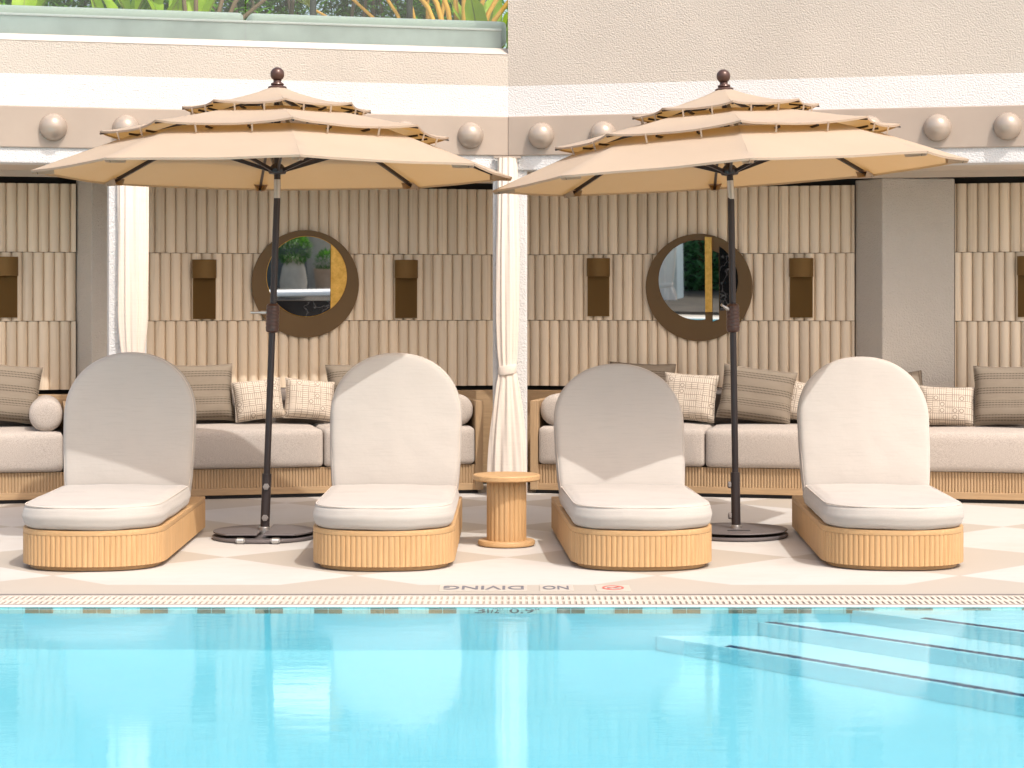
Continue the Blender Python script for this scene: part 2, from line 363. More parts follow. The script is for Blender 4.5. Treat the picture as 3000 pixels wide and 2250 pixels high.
# upper wall, lintel and terrace
for w,nm in (('L','terrace parapet'),('R','upper facade')):
    e=-UEND if w=='L' else UEND
    if w=='L':
        t=thing('parapet_wall',WING[w],'low stucco parapet under the glass balustrade, white below and tan above','wall')
    else:
        t=thing('upper_wall',WING[w],'tall stucco upper wall without a balustrade, tan above a white band','wall')
    wall_prism(w,None,e,0,.30,2.80,3.079).build('white_band',M['white_stucco'],t)
    if w=='L':
        wall_prism(w,None,e,0,.30,3.079,3.312).build('tan_band',M['tan_stucco'],t)
        mb=MB(); a=[(corner(w,0),0),(corner(w,.10),.10),(corner(w,.30),.30)]
        vs=[(a[0][0],0,3.312),(a[0][0],-.004,3.318),(a[1][0],.11,3.377),(a[2][0],.30,3.377),(a[2][0],.30,3.312)]
        vs2=[(e,y,z) for _,y,z in vs]; mb.rings([vs,vs2]); mb.build('sloped_cap',M['cap'],t)
    else:
        wall_prism(w,None,e,0,.30,3.079,3.725).build('tan_band',M['tan_stucco'],t)
        wall_prism(w,None,e,0,.30,3.725,6.2).build('top_band',M['white_stucco'],t)
    # lintel under the beam
    l=wall_prism(w,None,e,0,.22,2.443,2.80).build('lintel',M['white_stucco'],None,WING[w],bevel=.012)
    tag(l,'white stucco lintel under the studded beam, on the side with the '+('balustrade' if w=='L' else 'tall upper wall'),'lintel')
    # soffit and roof slab behind it
    t=thing('soffit',WING[w],'shaded tan soffit over the seating, on the side with the '+('balustrade' if w=='L' else 'tall upper wall'),'ceiling')
    wall_prism(w,None,e,.22,1.35,2.447,2.79).build('slab',M['soffit'],t)
    wall_prism(w,None,e,.86,.92,2.402,2.447).build('trim',M['soffit'],t)
    # back wall behind the fluted panels
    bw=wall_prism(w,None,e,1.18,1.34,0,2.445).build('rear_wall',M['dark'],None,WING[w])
    tag(bw,'dark wall showing as a black gap above the fluted panels, on the side with the '+('balustrade' if w=='L' else 'tall upper wall'),'wall')
    # beam with half-sunk domes
    t=thing('studded_beam',WING[w],'tan beam with round studs along the '+('balustrade' if w=='L' else 'tall upper wall')+' side','beam','studded beams')
    wall_prism(w,None,e,-.018,.06,2.553,2.850).build('beam_face',M['beam'],t,bevel=.008)
    px=[-62,156,370,581,788,990,1188,1381] if w=='L' else [1583,1764,1955,2150,2347,2546,2746,2952,3165]
    d0=None
    for p in px:
        u=U(w,p,-.05); mb=MB(); n=14
        prof=[(.099*math.cos(a),.099*math.sin(a)) for a in [PI/2*i/n for i in range(n+1)]]
        prof=[(max(r,.0006),z) for r,z in [(.099,-.03)]+prof]
        mb.lathe(prof,40)
        d=mb.build('dome',M['dome'],t,smooth=40); d.matrix_local=T((u,-.018,2.700))@RX(PI/2)
    # sloped end of the beam is mitred with the other wing

# terrace slab behind the parapet, glass, curb, daybed cushions
tag(wall_prism('L',None,-UEND,.30,7.0,3.05,3.30).build('terrace_floor',M['coping'],None,WING['L']),'pale floor of the upper terrace','floor',kind='structure')
uend=U('L',1487,.12); uj=U('L',719,.12)
gt=[( -UEND,uj-.004,'frameless glass balustrade pane, the wide one left of the joint'),(uj+.004,uend,'frameless glass balustrade pane ending at the tall upper wall')]
for a,b,lb in gt:
    g=MB().box((a,.11,3.379),(b,.122,4.45)).build('glass_pane',M['glass'],None,WING['L']); tag(g,lb,'glass pane','balustrade panes')
cb=thing('terrace_curb',WING['L'],'low tiled curb with a white top edge behind the glass, painted with its blue-grey reflection','curb')
MB().box((-UEND,.20,3.30),(U('L',1470,.2),.30,3.518)).build('tile_face',M['curb'],cb)
MB().box((-UEND,.185,3.5185),(U('L',1470,.2),.33,3.537)).build('top_edge',M['whitepaint'],cb,bevel=.007)
for a,b,lb in ((-UEND,U('L',716,.5)-.01,'long sage daybed cushion seen through the wide glass pane'),(U('L',726,.5),U('L',1480,.5),'sage daybed cushion behind the glass next to the tall wall')):
    d=MB().box((a,.42,3.44),(b,1.15,3.632)).build('daybed_cushion',M['sage'],None,WING['L'],smooth=60,bevel=.05); tag(d,lb,'cushion','terrace cushions')

# pillars
def pillar(w,px0,px1,label,d=0):
    u0,u1=U(w,px0,d),U(w,px1,d); p=MB().box((u0,d+.004,0),(u1,d+.30,2.445)).build('pillar',M['white_stucco'],None,WING[w],bevel=.015); return tag(p,label,'pillar','white pillars')
pillar('L',318,430,'white stucco pillar beside the sunlit curtain at the edge of the neighbouring bay')
cp=MB().box((-.16,-.004,0),(.10,.30,2.60)).build('pillar',M['white_stucco'],None,T((0.0-.035+.03,14.97,0)),bevel=.015)
cp.matrix_world=T((-.015+.03,15.0,0)); tag(cp,'white stucco pillar at the inner corner between the two bays, behind the hanging curtain','pillar','white pillars')

# tan blocks between bays (splayed in plan)
def block(w,pa,pb,pc,label):
    a=(U(w,pa,1.10),1.10); b=(U(w,pb,.86),.86); c=(U(w,pc,1.04),1.04)
    poly=[a,b,c,(c[0],1.178),(a[0],1.178)]
    o=MB().prism(poly,0,2.40).build('splayed_wall',M['tan_stucco'],None,WING[w],bevel=.01); return tag(o,label,'wall')
block('R',2506,2585,2796,'tan stucco wall with a vertical corner edge between two fluted panels')
block('L',224,268,405,'tan stucco wall with a corner edge beside the sunlit curtain')

# fluted panels
PD=1.07
def flutes(w,p0,p1,label,u0=None,u1=None,top=2.363):
    u0=U(w,p0,PD) if u0 is None else u0; u1=U(w,p1,PD) if u1 is None else u1
    mb=MB(); hrow=.528; z0=top-3*hrow; base=z0
    for r in range(3):
        za=z0+r*hrow+.0018; zb=z0+(r+1)*hrow-.0018
        x=math.floor(u0/PITCH)*PITCH-(PITCH/2 if r==1 else 0)
        while x<u1:
            a,b=max(x,u0),min(x+PITCH,u1)
            if b-a>.004:
                n=14; pts=[]
                for i in range(n+1):
                    uu=a+(b-a)*i/n; q=(uu-x)/PITCH*2-1
                    dep=.036*math.sqrt(max(0,1-(q*.992)**2)); pts.append((uu,PD+.030-dep))
                fr=[(p,q,za) for p,q in pts]; tp=[(p,q,zb) for p,q in pts]
                m=len(pts); vs=fr+tp+[(b,PD+.06,za),(a,PD+.06,za),(b,PD+.06,zb),(a,PD+.06,zb)]
                fs=[(i,i+1,m+i+1,m+i) for i in range(m-1)]
                fs.append(tuple(range(m))+(2*m,2*m+1)); fs.append(tuple(range(m,2*m))+(2*m+2,2*m+3))
                fs.append((0,m,2*m+3,2*m+1)); fs.append((m-1,2*m-1,2*m+2,2*m))
                mb.add(vs,fs)
            x+=PITCH
    # shift so object z=0 is the panel foot (the material counts rows from there)
    mb.v=[(x,y,z-base) for x,y,z in mb.v]
    o=mb.build('fluted_panel',M['flute'],None,WING[w]@T((0,0,base)),smooth=38); return tag(o,label,'wall panel','fluted wall panels')
flutes('L',-200,222,'fluted beige wall panel in the outer bay beyond the sunlit curtain',u0=-UEND+.05)
flutes('L',402,1437,'fluted beige wall panel holding the mirror with plants in it',u1=corner('L',PD+.03)-.004)
flutes('R',1537,2503,'fluted beige wall panel holding the mirror with a standing gold bar',u0=corner('R',PD+.03)+.004)
flutes('R',2798,3250,'fluted beige wall panel in the outer bay past the tan corner wall',u1=UEND-.05)

# wooden ledges behind the sofas
for w in 'LR':
    e=-UEND if w=='L' else UEND
    o=wall_prism(w,None,e,.93,1.06,.02,.748).build('wooden_ledge',M['sofawoodh'],None,WING[w],bevel=.004)
    tag(o,'shaded oak ledge running behind the sofas under the panel with the '+('plant mirror' if w=='L' else 'gold-bar mirror'),'ledge','oak ledges')

# ------------------------------------------------------------------ wall lamps
def make_lamp():
    t=thing('wall_lamp',Matrix(),'x','wall lamp')
    mb=MB(); n=26; pl=[]
    for i in range(n*2+1):
        u=-.088+.176*i/(2*n); pl.append((u,-.006-.004*(i%2)))
    mb.prism(pl+[(.088,.012),(-.088,.012)],-.443,-.11); mb.build('back_plate',M['bronze'],t,bevel=0)
    mb=MB(); seg=24; rs=[]; nz=44
    for k in range(nz+1):
        z=-.125+.145*k/nz; rr=.094+(.0018 if k%2 else -.0010)
        rs.append([(rr*math.cos(PI+PI*j/seg),rr*.62*math.sin(PI+PI*j/seg)-.004,z) for j in range(seg+1)])
    mb.rings(rs); mb.build('shade',M['bronze'],t,smooth=30)
    return t
lamp0=make_lamp(); first=[True]
def lamp(w,px,py,label):
    o=lamp0 if first[0] else dup(lamp0); first[0]=False
    o.matrix_world=WING[w]@T((U(w,px,PD-.03),PD-.012,ZZ(w,px,py,PD)+.0)); o['label']=label; o['group']='bronze wall lamps'
lamp('L',599,768,'bronze wall lamp between the sunlit curtain and the plant mirror')
lamp('L',1191,769,'bronze wall lamp between the plant mirror and the corner pillar')
lamp('R',1752,764,'bronze wall lamp between the corner pillar and the gold-bar mirror')
lamp('R',2347,764,'bronze wall lamp between the gold-bar mirror and the tan corner wall')
lamp('L',16,760,'bronze wall lamp cut by the picture edge beside the outer striped pillow')
lamp('R',3017,758,'bronze wall lamp almost out of frame past the tan corner wall')

# ------------------------------------------------------------------ mirrors
def circ_clip(r,x0,x1,z0=-9,z1=9,n=64):
    """circle of radius r clipped to x0..x1, z0..z1"""
    poly=[(r*math.cos(2*PI*i/n),r*math.sin(2*PI*i/n)) for i in range(n)]
    def clip(p,f):
        out=[]
        for i in range(len(p)):
            a,b=p[i],p[(i+1)%len(p)]; fa,fb=f(a),f(b)
            if fa>=0: out.append(a)
            if fa*fb<0:
                k=fa/(fa-fb); out.append((a[0]+(b[0]-a[0])*k,a[1]+(b[1]-a[1])*k))
        return out
    for f in (lambda p:p[0]-x0,lambda p:x1-p[0],lambda p:p[1]-z0,lambda p:z1-p[1]): poly=clip(poly,f)
    return poly
def plate(name,poly,y0,y1,mat,parent,bevel=0):
    mb=MB(); mb.rings([[(x,y0,z) for x,z in poly],[(x,y1,z) for x,z in poly]]); return mb.build(name,mat,parent,bevel=bevel)
TILT=2.3
def mirror(w,px,py,label):
    u=U(w,px,PD-.03); z=ZZ(w,px,py,PD-.03)
    t=thing('round_mirror',WING[w]@T((u,PD-.022,z))@RX(R(TILT)),label,'mirror','round mirrors'); return t
k=15.6/F
t=mirror('L',895.5,832,'round bronze mirror with a gold crescent, reflecting a potted shrub')
plate('frame',circ_clip(.424,-9,9),-.012,.012,M['bronze2'],t,.002)
ox,oz,r=.008,.060,.315
def sh(p): return [(x+ox,z+oz) for x,z in p]
plate('mirror_glass',sh(circ_clip(r,-9,.186,-.19,9)),-.0165,-.0125,M['mirror'],t)
plate('gold_segment',sh(circ_clip(r,.189,9)),-.022,-.0125,M['gold'],t)
plate('marble_segment',sh(circ_clip(r,-9,.186,-9,-.193)),-.020,-.0125,M['black_marble'],t)
mb=MB(); n=72; mb.tube([((r+.002)*math.cos(2*PI*i/n)+ox,-.013,(r+.002)*math.sin(2*PI*i/n)+oz) for i in range(n+1)],.0025,6); mb.build('rim',M['gold'],t,smooth=50)
t2=mirror('R',2047,842,'round bronze mirror with a standing gold bar and a black marble segment')
plate('frame',circ_clip(.424,-9,9),-.012,.012,M['bronze2'],t2,.002)
ox,oz,r=-.003,.058,.315
plate('mirror_glass',sh(circ_clip(r,-9,.055)),-.0165,-.0125,M['mirror'],t2)
plate('gold_bar',[(.056,-.192),(.109,-.192),(.109,.395),(.056,.40)],-.05,-.0125,M['gold'],t2,.002)
plate('mirror_strip',[(.112,-.268),(.162,-.25),(.162,.27),(.112,.292)],-.026,-.0125,M['mirror'],t2)
plate('marble_segment',sh(circ_clip(r,.17,9,-.24,.27)),-.020,-.0125,M['black_marble'],t2)

# ------------------------------------------------------------------ sofas
SD=.155
def cushion_box(u0,u1,d0,d1,z0,z1,bev):
    mb=MB(); mb.box((u0,d0,z0),(u1,d1,z1)); return mb
def soft(o,amp,freq,seed=0):
    bm=bmesh.new(); bm.from_mesh(o.data)
    for v in bm.verts:
        q=v.co*freq+Vector((seed,seed*2,0)); v.co+=v.normal*amp*noise.noise(q)
    bm.to_mesh(o.data); bm.free()
def dense_box(u0,u1,d0,d1,z0,z1,rad,nx=28,ny=10,nz=6,crown=.012):
    """soft box cushion: rounded edges, slightly crowned top"""
    mb=MB(); cx,cy,cz=(u0+u1)/2,(d0+d1)/2,(z0+z1)/2; hx,hy,hz=(u1-u0)/2,(d1-d0)/2,(z1-z0)/2
    bm=bmesh.new(); bmesh.ops.create_cube(bm,size=2)
    bmesh.ops.subdivide_edges(bm,edges=bm.edges[:],cuts=11,use_grid_fill=True)
    for v in bm.verts:
        q=Vector((v.co.x,v.co.y,v.co.z)); p=Vector()
        for i,h in enumerate((hx,hy,hz)):
            # concentrate vertices near the edges
            a=q[i]; a=math.copysign(1-(1-abs(a))**1.7,a) ; p[i]=a*h
        inner=Vector((max(-hx+rad,min(hx-rad,p.x)),max(-hy+rad,min(hy-rad,p.y)),max(-hz+rad,min(hz-rad,p.z))))
        dlt=p-inner
        if dlt.length>1e-6: p=inner+dlt.normalized()*min(rad,max(abs(dlt.x),abs(dlt.y),abs(dlt.z)))
        fx=1-(p.x/hx)**2; fy=1-(p.y/hy)**2; fz=1-(p.z/hz)**2
        if q.z>.98: p.z+=crown*max(0,fx)**.5*max(0,fy)**.5
        if abs(q.y)>.98: p.y+=math.copysign(crown*.7*max(0,fx)**.5*max(0,fz)**.5,q.y)
        v.co=p+Vector((cx,cy,cz))+Vector((0,0,1))*.004*noise.noise(p*5)
    bm.verts.index_update(); mb.add([tuple(v.co) for v in bm.verts],[tuple(v.index for v in f.verts) for f in bm.faces]); bm.free(); return mb
def bolster(u,d0,d1,z,r,parent):
    mb=MB(); n=9; rs=[]; seg=28; prof=[(.01,d0)]
    for i in range(1,n+1):
        a=PI/2*i/n; prof.append((r-.06+.06*math.sin(a) if i>0 else .01,d0+.05-.05*math.cos(a)))
    prof=[(.012,d0-.004),(r*.45,d0-.002),(r-.05,d0)]+prof[2:]+[(r,d1-.05),(r-.03,d1),(.02,d1)]
    for rr,dd in prof: rs.append([(u+rr*math.cos(2*PI*j/seg),dd,z+rr*math.sin(2*PI*j/seg)) for j in range(seg)])
    mb.rings(rs); return mb
def sofa(w,pa,pb,seams,label,arm_in=None,arm_out=None,bol=None,back=None,ua=None,ub=None):
    u0=U(w,pa,SD) if ua is None else ua; u1=U(w,pb,SD) if ub is None else ub
    t=thing('built_in_sofa',WING[w]@T(((u0+u1)/2,SD,0)),label,'sofa','built-in sofas'); c=(u0+u1)/2
    a=u0-c; b=u1-c
    MB().box((a+.03,.06,0),(b-.03,.70,.028)).build('kickboard',M['kick'],t)
    MB().box((a,.012,.0285),(b,.76,.079)).build('plinth',M['sofawoodh'],t,bevel=.003)
    mb=MB(); p=.0222; n=max(4,int((b-a)/p)); pts=[]
    for i in range(n):
        for j in range(6):
            q=j/6*2-1; pts.append((a+(i+j/6)*(b-a)/n,.026-.010*math.sqrt(1-q*q*.98)))
    pts+=[(b,.026),(b,.72),(a,.72)]; mb.prism(pts,.0795,.222); mb.build('fluted_base',M['sofawood'],t,smooth=40)
    ia=a+(.062 if arm_in else 0); ib=b-(.062 if arm_out else 0)
    ss=[ia]+[U(w,s,SD)-c for s in seams]+[ib]
    for i in range(len(ss)-1):
        dense_box(ss[i]+.002,ss[i+1]-.002,-.012,.77,.2235,.506,.034,crown=.022).build('mattress',M['mattress'],t,smooth=70)
    for fl,(x0,x1) in ((arm_in,(a,a+.060)),(arm_out,(b-.060,b))):
        if fl: MB().box((x0,.0,.0285),(x1,.765,.705)).build('end_panel',M['sofawood'],t,bevel=.004)
    if back:
        dense_box(U(w,back[0],SD)-c,U(w,back[1],SD)-c,.66,.765,.50,.772,.04).build('back_cushion',M['backfab'],t,smooth=70)
    if bol:
        for (uu) in bol: bolster(uu-c,.02,.74,(.515+.118),.120,t).build('bolster',M['mattress'],t,smooth=50)
    return t
eL=U('L',1416,SD); eR=U('R',1553,SD)
sofa('L',-420,212,[-100],'grey built-in sofa in the outer bay beyond the sunlit curtain',arm_out=True,bol=[U('L',212,SD)-.185],back=(-410,90))
sofa('L',345,1416,[948],'grey built-in sofa on fluted oak under the plant mirror',arm_in=True,arm_out=True,bol=[eL-.06-.125],back=(372,1300))
sofa('R',1553,2560,[2065],'grey built-in sofa on fluted oak under the gold-bar mirror',arm_in=True,arm_out=True,bol=[eR+.06+.125],back=(1760,2555))
sofa('R',2640,3420,[3100],'grey built-in sofa in the outer bay past the tan corner wall',arm_in=True,back=(2668,3410))

# ------------------------------------------------------------------ pillows
def pillow(w,x0,x1,y0,y1,kind,label,d=.62,roll=0,lean=14,wdt=None,yaw=0,rotpat=False):
    d=d+.13; pc,yc=(x0+x1)/2,(y0+y1)/2+3; u=U(w,pc,d); Y=OY+(u*S_ if w=='L' else -u*S_)+d*C_
    W=(x1-x0)*Y/F if wdt is None else wdt; H=(y1-y0)*Y/F; zc=HC+(HOR-yc)*Y/F
    a=abs(R(roll)); 
    sW=W/(math.cos(a)+math.sin(a)*.9); sH=H/(math.cos(a)+math.sin(a)*.9)
    n=18; bm=MB(); front=[];back=[]
    for i in range(n+1):
        for j in range(n+1):
            p,q=i/n*2-1,j/n*2-1
            pin=1-.055*(1-q*q)*abs(p)**3; qin=1-.055*(1-p*p)*abs(q)**3
            th=.085*(max(0,(1-p**4))*max(0,(1-q**4)))**.45+.004
            wr=.006*noise.noise(Vector((p*2.4+pc,q*2.4,1)))+.004*noise.noise(Vector((p*6+pc,q*5,4)))
            x,z=p*sW/2*pin,q*sH/2*qin
            front.append((x,-th-wr,z)); back.append((x,th*.8,z))
    N=n+1; fs=[]
    for i in range(n):
        for j in range(n):
            q=(i*N+j,(i+1)*N+j,(i+1)*N+j+1,i*N+j+1); fs.append(q); fs.append(tuple(N*N+k for k in reversed(q)))
    loop=[i*N for i in range(N)]+[n*N+j for j in range(1,N)]+[i*N+n for i in range(n-1,-1,-1)]+[j for j in range(n-1,0,-1)]
    for i in range(len(loop)):
        p,q=loop[i],loop[(i+1)%len(loop)]; fs.append((p,N*N+p,N*N+q,q))
    bm.add(front+back,fs)
    if rotpat: bm.v=[(-z,y,x) for x,y,z in bm.v]
    t=bm.build('pillow',M[kind],None,smooth=60)
    mw=WING[w]@T((u,d,zc))@RZ(R(yaw))@RX(R(-lean))@RY(R(roll))
    if rotpat: mw=mw@RY(-PI/2)
    t.matrix_world=mw
    tag(t,label,'pillow','striped pillows' if kind=='stripe' else 'geometric print pillows')
    pb=MB(); hv=[]
    for i in loop:
        v=bm.v[i]; hv.append((v[0],v[1]+.004,v[2]))
    pb.tube(hv+[hv[0]],.0045,6,cap=False); pb.build('piping',M[kind],t,smooth=60)
    return t
pillow('L',-70,122,1056,1243,'stripe','brown striped pillow on the outer sofa next to a grey bolster',roll=6,d=.55)
pillow('L',498,684,1062,1233,'stripe','brown striped pillow, half hidden behind the lounger nearest the sunlit curtain',roll=-1,d=.60)
pillow('L',678,834,1104,1233,'maze','cream print pillow half crossed by the parasol pole',roll=-6,d=.50)
pillow('L',826,986,1104,1233,'maze','cream print pillow between the parasol pole and a lounger back',roll=6,d=.52,yaw=6)
pillow('L',956,1140,1056,1232,'stripe','brown striped pillow whose corner peeks out beside the cream print pillow',roll=-3,d=.68)
pillow('R',1775,1978,1056,1232,'stripe','brown striped pillow mostly hidden behind a lounger, top edge showing',roll=2,d=.70)
pillow('R',1935,2104,1088,1234,'maze','cream print pillow against a brown striped one on the gold-bar mirror side',roll=3,d=.55,yaw=-5)
pillow('R',2098,2336,1066,1242,'stripe','large brown striped pillow tilted behind the parasol pole',roll=7,d=.50)
pillow('R',2296,2440,1112,1240,'maze','cream print pillow, just a sliver showing behind the brightest lounger',roll=8,d=.56)
pillow('R',2560,2715,1082,1232,'stripe','brown pillow with upright stripes, one corner above the brightest lounger',roll=-8,d=.66,rotpat=True)
pillow('R',2690,2856,1128,1246,'maze','pale print pillow under the tan corner wall',roll=1,d=.52)
pillow('R',2854,3050,1066,1246,'stripe','brown striped pillow at the picture edge past the pale print pillow',roll=-1,d=.52)

# ------------------------------------------------------------------ curtains
def curtain(mw,label,topw,midw,tiew,botw,ztie,ztop,zbot,shift=0):
    t=thing('tied_curtain',mw,label,'curtain','tied curtains')
    rs=[]; seg=120; nz=60
    for k in range(nz+1):
        z=ztop+(zbot-ztop)*k/nz
        if z>ztie:
            q=(ztop-z)/(ztop-ztie); w=topw+(midw-topw)*min(1,q*2.2); 
            if q>.72: w=w+(tiew-w)*((q-.72)/.28)**1.6
            dp=.034+.008*math.sin(q*3); ph=q*.8
        else:
            q=(ztie-z)/(ztie-zbot); w=tiew+(botw-tiew)*(1-(1-q)**2.0); dp=.033+.04*q; ph=.8+q*1.1
        tie=math.exp(-((z-ztie)/.05)**2); row=[]
        for j in range(seg):
            a=2*PI*j/seg; f=1+(.16*math.sin(9*a+ph*2+.7*math.sin(3*a))+.07*math.sin(17*a-ph*3))*(1-.75*tie)*(1 if q>0 else 1)
            sx=shift*(1-abs((z-ztie)/(ztop-ztie)) if z>ztie else 1)
            row.append((w/2*math.cos(a)*(.5+.5*f)+sx,dp*math.sin(a)*f,z))
        rs.append(row)
    mb=MB(); mb.rings(rs); mb.build('cloth',M['curtain'],t,smooth=70)
    mb=MB(); seg=40; rs=[]
    for dz,kx in ((-.034,1.03),(-.03,1.06),(0,1.08),(.03,1.06),(.034,1.03)):
        rs.append([(tiew/2*math.cos(2*PI*j/seg)*kx*1.03+shift,.046*math.sin(2*PI*j/seg)*kx,ztie+dz+.012*math.cos(2*PI*j/seg)) for j in range(seg)])
    mb.rings(rs); mb.build('tieback',M['curtain'],t,smooth=50)
    MB().box((-topw*.75,-.02,ztop-.004),(topw*.75,.02,ztop+.012)).build('rail',M['beam'],t)
    return t
curtain(T((-.035,14.94,0)),'cream curtain tied back at the corner pillar behind the small table',.135,.168,.125,.285,.945,2.535,.02,0)
uc=U('L',389,-.045); curtain(WING['L']@T((uc,-.045,0)),'sunlit cream curtain tied back above the lounger nearest the outer bay',.205,.205,.11,.26,.93,2.44,.02,0)

# ------------------------------------------------------------------ deck, pool
PX0,PX1,PY0,PY1=-8.0,3.2,1.6,9.49
GR0,GR1=9.53,9.85          # drain channel
def sheet(name,rects,z,mat,**k):
    mb=MB()
    for x0,y0,x1,y1 in rects: mb.add([(x0,y0,z),(x1,y0,z),(x1,y1,z),(x0,y1,z)],[(0,1,2,3)])
    o=mb.build(name,mat,fixn=False); return tag(o,kind='structure')
B=150
sheet('pool_deck',[(-B,GR1,B,B),(-B,-B,B,PY0-.3),(-B,PY0-.3,PX0-.3,GR1),(PX1+.3,PY0-.3,B,GR1)],0,M['deck'])
mb=MB(); mb.box((PX0-.3,PY1-.012,-.005),(PX1+.3,GR0,.0)); mb.box((PX0-.3,PY0-.3,-.03),(PX1+.3,PY0,0)); mb.box((PX0-.3,PY0,-.03),(PX0,PY1,0)); mb.box((PX1,PY0,-.03),(PX1+.3,PY1,0))
tag(mb.build('pool_coping',M['coping'],bevel=.004),kind='structure')
mb=MB(); mb.add([(PX0,PY0,-1.07),(PX1,PY0,-1.07),(PX1,PY1,-1.07),(PX0,PY1,-1.07),(PX0,PY0,-.03),(PX1,PY0,-.03),(PX1,PY1,-.03),(PX0,PY1,-.03)],[(0,1,2,3),(3,2,6,7),(0,4,5,1),(1,5,6,2),(0,3,7,4)])
basin=mb.build('pool_basin',M['pool'],fixn=False); tag(basin,kind='structure'); recv=[basin]
# corner steps: three treads cut at 45 degrees across the pool corner
mb=MB(); steps=[(11.10,-.075),(10.66,-.40),(10.17,-.735)]
zb=-1.066
for i,(cc,zt) in enumerate(steps):
    pts=[(cc-(PY1-.002),PY1-.002),(PX1-.002,PY1-.002),(PX1-.002,cc-(PX1-.002))]
    z0=zb if i==2 else steps[i+1][1]+.001
    mb.prism(pts,z0,zt)
st=mb.build('pool_steps',M['step'],bevel=.012); tag(st,kind='structure'); recv.append(st)
for i,(cc,zt) in enumerate(steps):
    off=(.27,.02,.29)[i]; mb=MB(); n=Vector((1,1)).normalized(); tl=[]
    x0=cc-PY1+off; x1=PX1-.01; m_=60
    for j in range(m_):
        xa=x0+(x1-x0)*j/m_; xb=x0+(x1-x0)*(j+.93)/m_; a=Vector((xa,cc-xa))+n*.018; b=Vector((xb,cc-xb))+n*.018; wv=n*.046
        mb.prism([tuple(a),tuple(b),tuple(b+wv),tuple(a+wv)],zt-.004,zt+.004)
    ns=mb.build('step_nosing',M['nosing']); recv.append(ns)
    tag(ns,('blue tile line along the edge of the topmost pool step','blue tile line along the edge of the middle pool step','blue tile line along the edge of the lowest pool step')[i],'tile strip','pool step tile lines')
# waterline tiles under the coping: pale band with pairs of brown tiles set in it
mb=MB(); mb.box((PX0,PY1-.006,-.172),(PX1,PY1-.0005,-.0055)); wlt=mb.build('waterline_tiles',M['waterline']); recv.append(wlt); tag(wlt,'pale aqua tile band along the waterline','tile band')
tw=.0640; ti=0
pairs=[-100,75,244,411,579,748,921,1086,1256,1631,1800,1970,2134,2295,2478,2650,2820,2992]
btm=bpy.data.meshes.new('brown_tile')
mbt=MB().box((-tw/2,-.004,-.074),(tw/2,0,.074)); proto=None
for p in pairs:
    for k in (0,1):
        x=(p-1500+k*42+20)*PY1/F
        if proto is None: o=mbt.build('brown_tile',M['browntile']); proto=o
        else: o=proto.copy(); COL.objects.link(o)
        o.location=(x,PY1-.0065,-.086); recv.append(o)
        tag(o,'brown tile, one of the pairs set along the waterline','tile','brown waterline tiles')
# water with a faint swell
mb=MB(); nx,ny=300,460; vs=[]
for j in range(ny+1):
    for i in range(nx+1):
        x=PX0+(PX1-PX0)*i/nx; y=PY0+(PY1-PY0)*j/ny
        z=.00030*noise.noise(Vector((x*1.6,y*2.2,3)))+.00022*noise.noise(Vector((x*4.5,y*10,7)))+.00012*noise.noise(Vector((x*9,y*22,11)))
        vs.append((x,y,-.0085+z))
fs=[(j*(nx+1)+i,j*(nx+1)+i+1,(j+1)*(nx+1)+i+1,(j+1)*(nx+1)+i) for j in range(ny) for i in range(nx)]
mb.add(vs,fs); water=mb.build('pool_water',M['water'],fixn=False,smooth=180); tag(water,kind='structure')
for p in water.data.polygons: p.use_smooth=True
water.cycles.is_caustics_caster=True
for o in recv:
    o.cycles.is_caustics_receiver=True
# drain channel and grate
sheet('drain_channel',[(PX0-.3,GR0,PX1+.3,GR1)],-.05,M['dark'])
gt_=thing('drain_grate',T((0,GR0,0)),'cream slotted drain grate along the pool edge','grate'); mb=MB()
gw=GR1-GR0; x=-4.2
while x<PX1+.3:
    mb.box((x,.014,-.022),(x+.0170,gw-.014,-.003)); x+=.0297
mb.box((-4.2,.012,-.024),(PX1+.3,.034,-.001)); mb.box((-4.2,gw*.50-.018,-.024),(PX1+.3,gw*.50+.018,-.002)); mb.box((-4.2,gw-.034,-.024),(PX1+.3,gw-.012,-.001))
mb.build('bars',M['grate'],gt_)
mb=MB(); mb.box((-4.2,0,-.045),(PX1+.3,.010,.001)); mb.box((-4.2,gw-.010,-.045),(PX1+.3,gw+.018,.0025)); mb.build('edge_frame',M['bolt'],gt_)
# lettering
def text_mesh(s,size):
    cu=bpy.data.curves.new('t','FONT'); cu.body=s; cu.size=size; cu.align_x='CENTER'; cu.align_y='CENTER'; cu.extrude=.0008; cu.resolution_u=6; cu.offset=.008
    o=bpy.data.objects.new('t',cu); COL.objects.link(o); dg=bpy.context.evaluated_depsgraph_get(); dg.update()
    me=bpy.data.meshes.new_from_object(o.evaluated_get(dg)); bpy.data.objects.remove(o); bpy.data.curves.remove(cu); return me
def text(name,s,w,h,mw,mat,parent):
    me=text_mesh(s,1.0); xs=[v.co.x for v in me.vertices]; ys=[v.co.y for v in me.vertices]
    ax,bx,ay,by=min(xs),max(xs),min(ys),max(ys)
    for v in me.vertices:
        v.co.x=((v.co.x-ax)/(bx-ax)-.5)*w; v.co.y=((v.co.y-ay)/(by-ay)-.5)*h; v.co.z*=1
    me.name=name; me.materials.clear(); me.materials.append(mat); o=bpy.data.objects.new(name,me); COL.objects.link(o); o.parent=parent; o.matrix_local=mw; return o
def fy(py): return F*HC/(py-HOR)
Yt=fy(1724.5)
def fx(px,Y): return (px-1500)*Y/F
ym=thing('warning_tiles',T((fx(1485,Yt),Yt,0)),'NO DIVING warning tiles set in the deck, letters facing the sofas','sign')
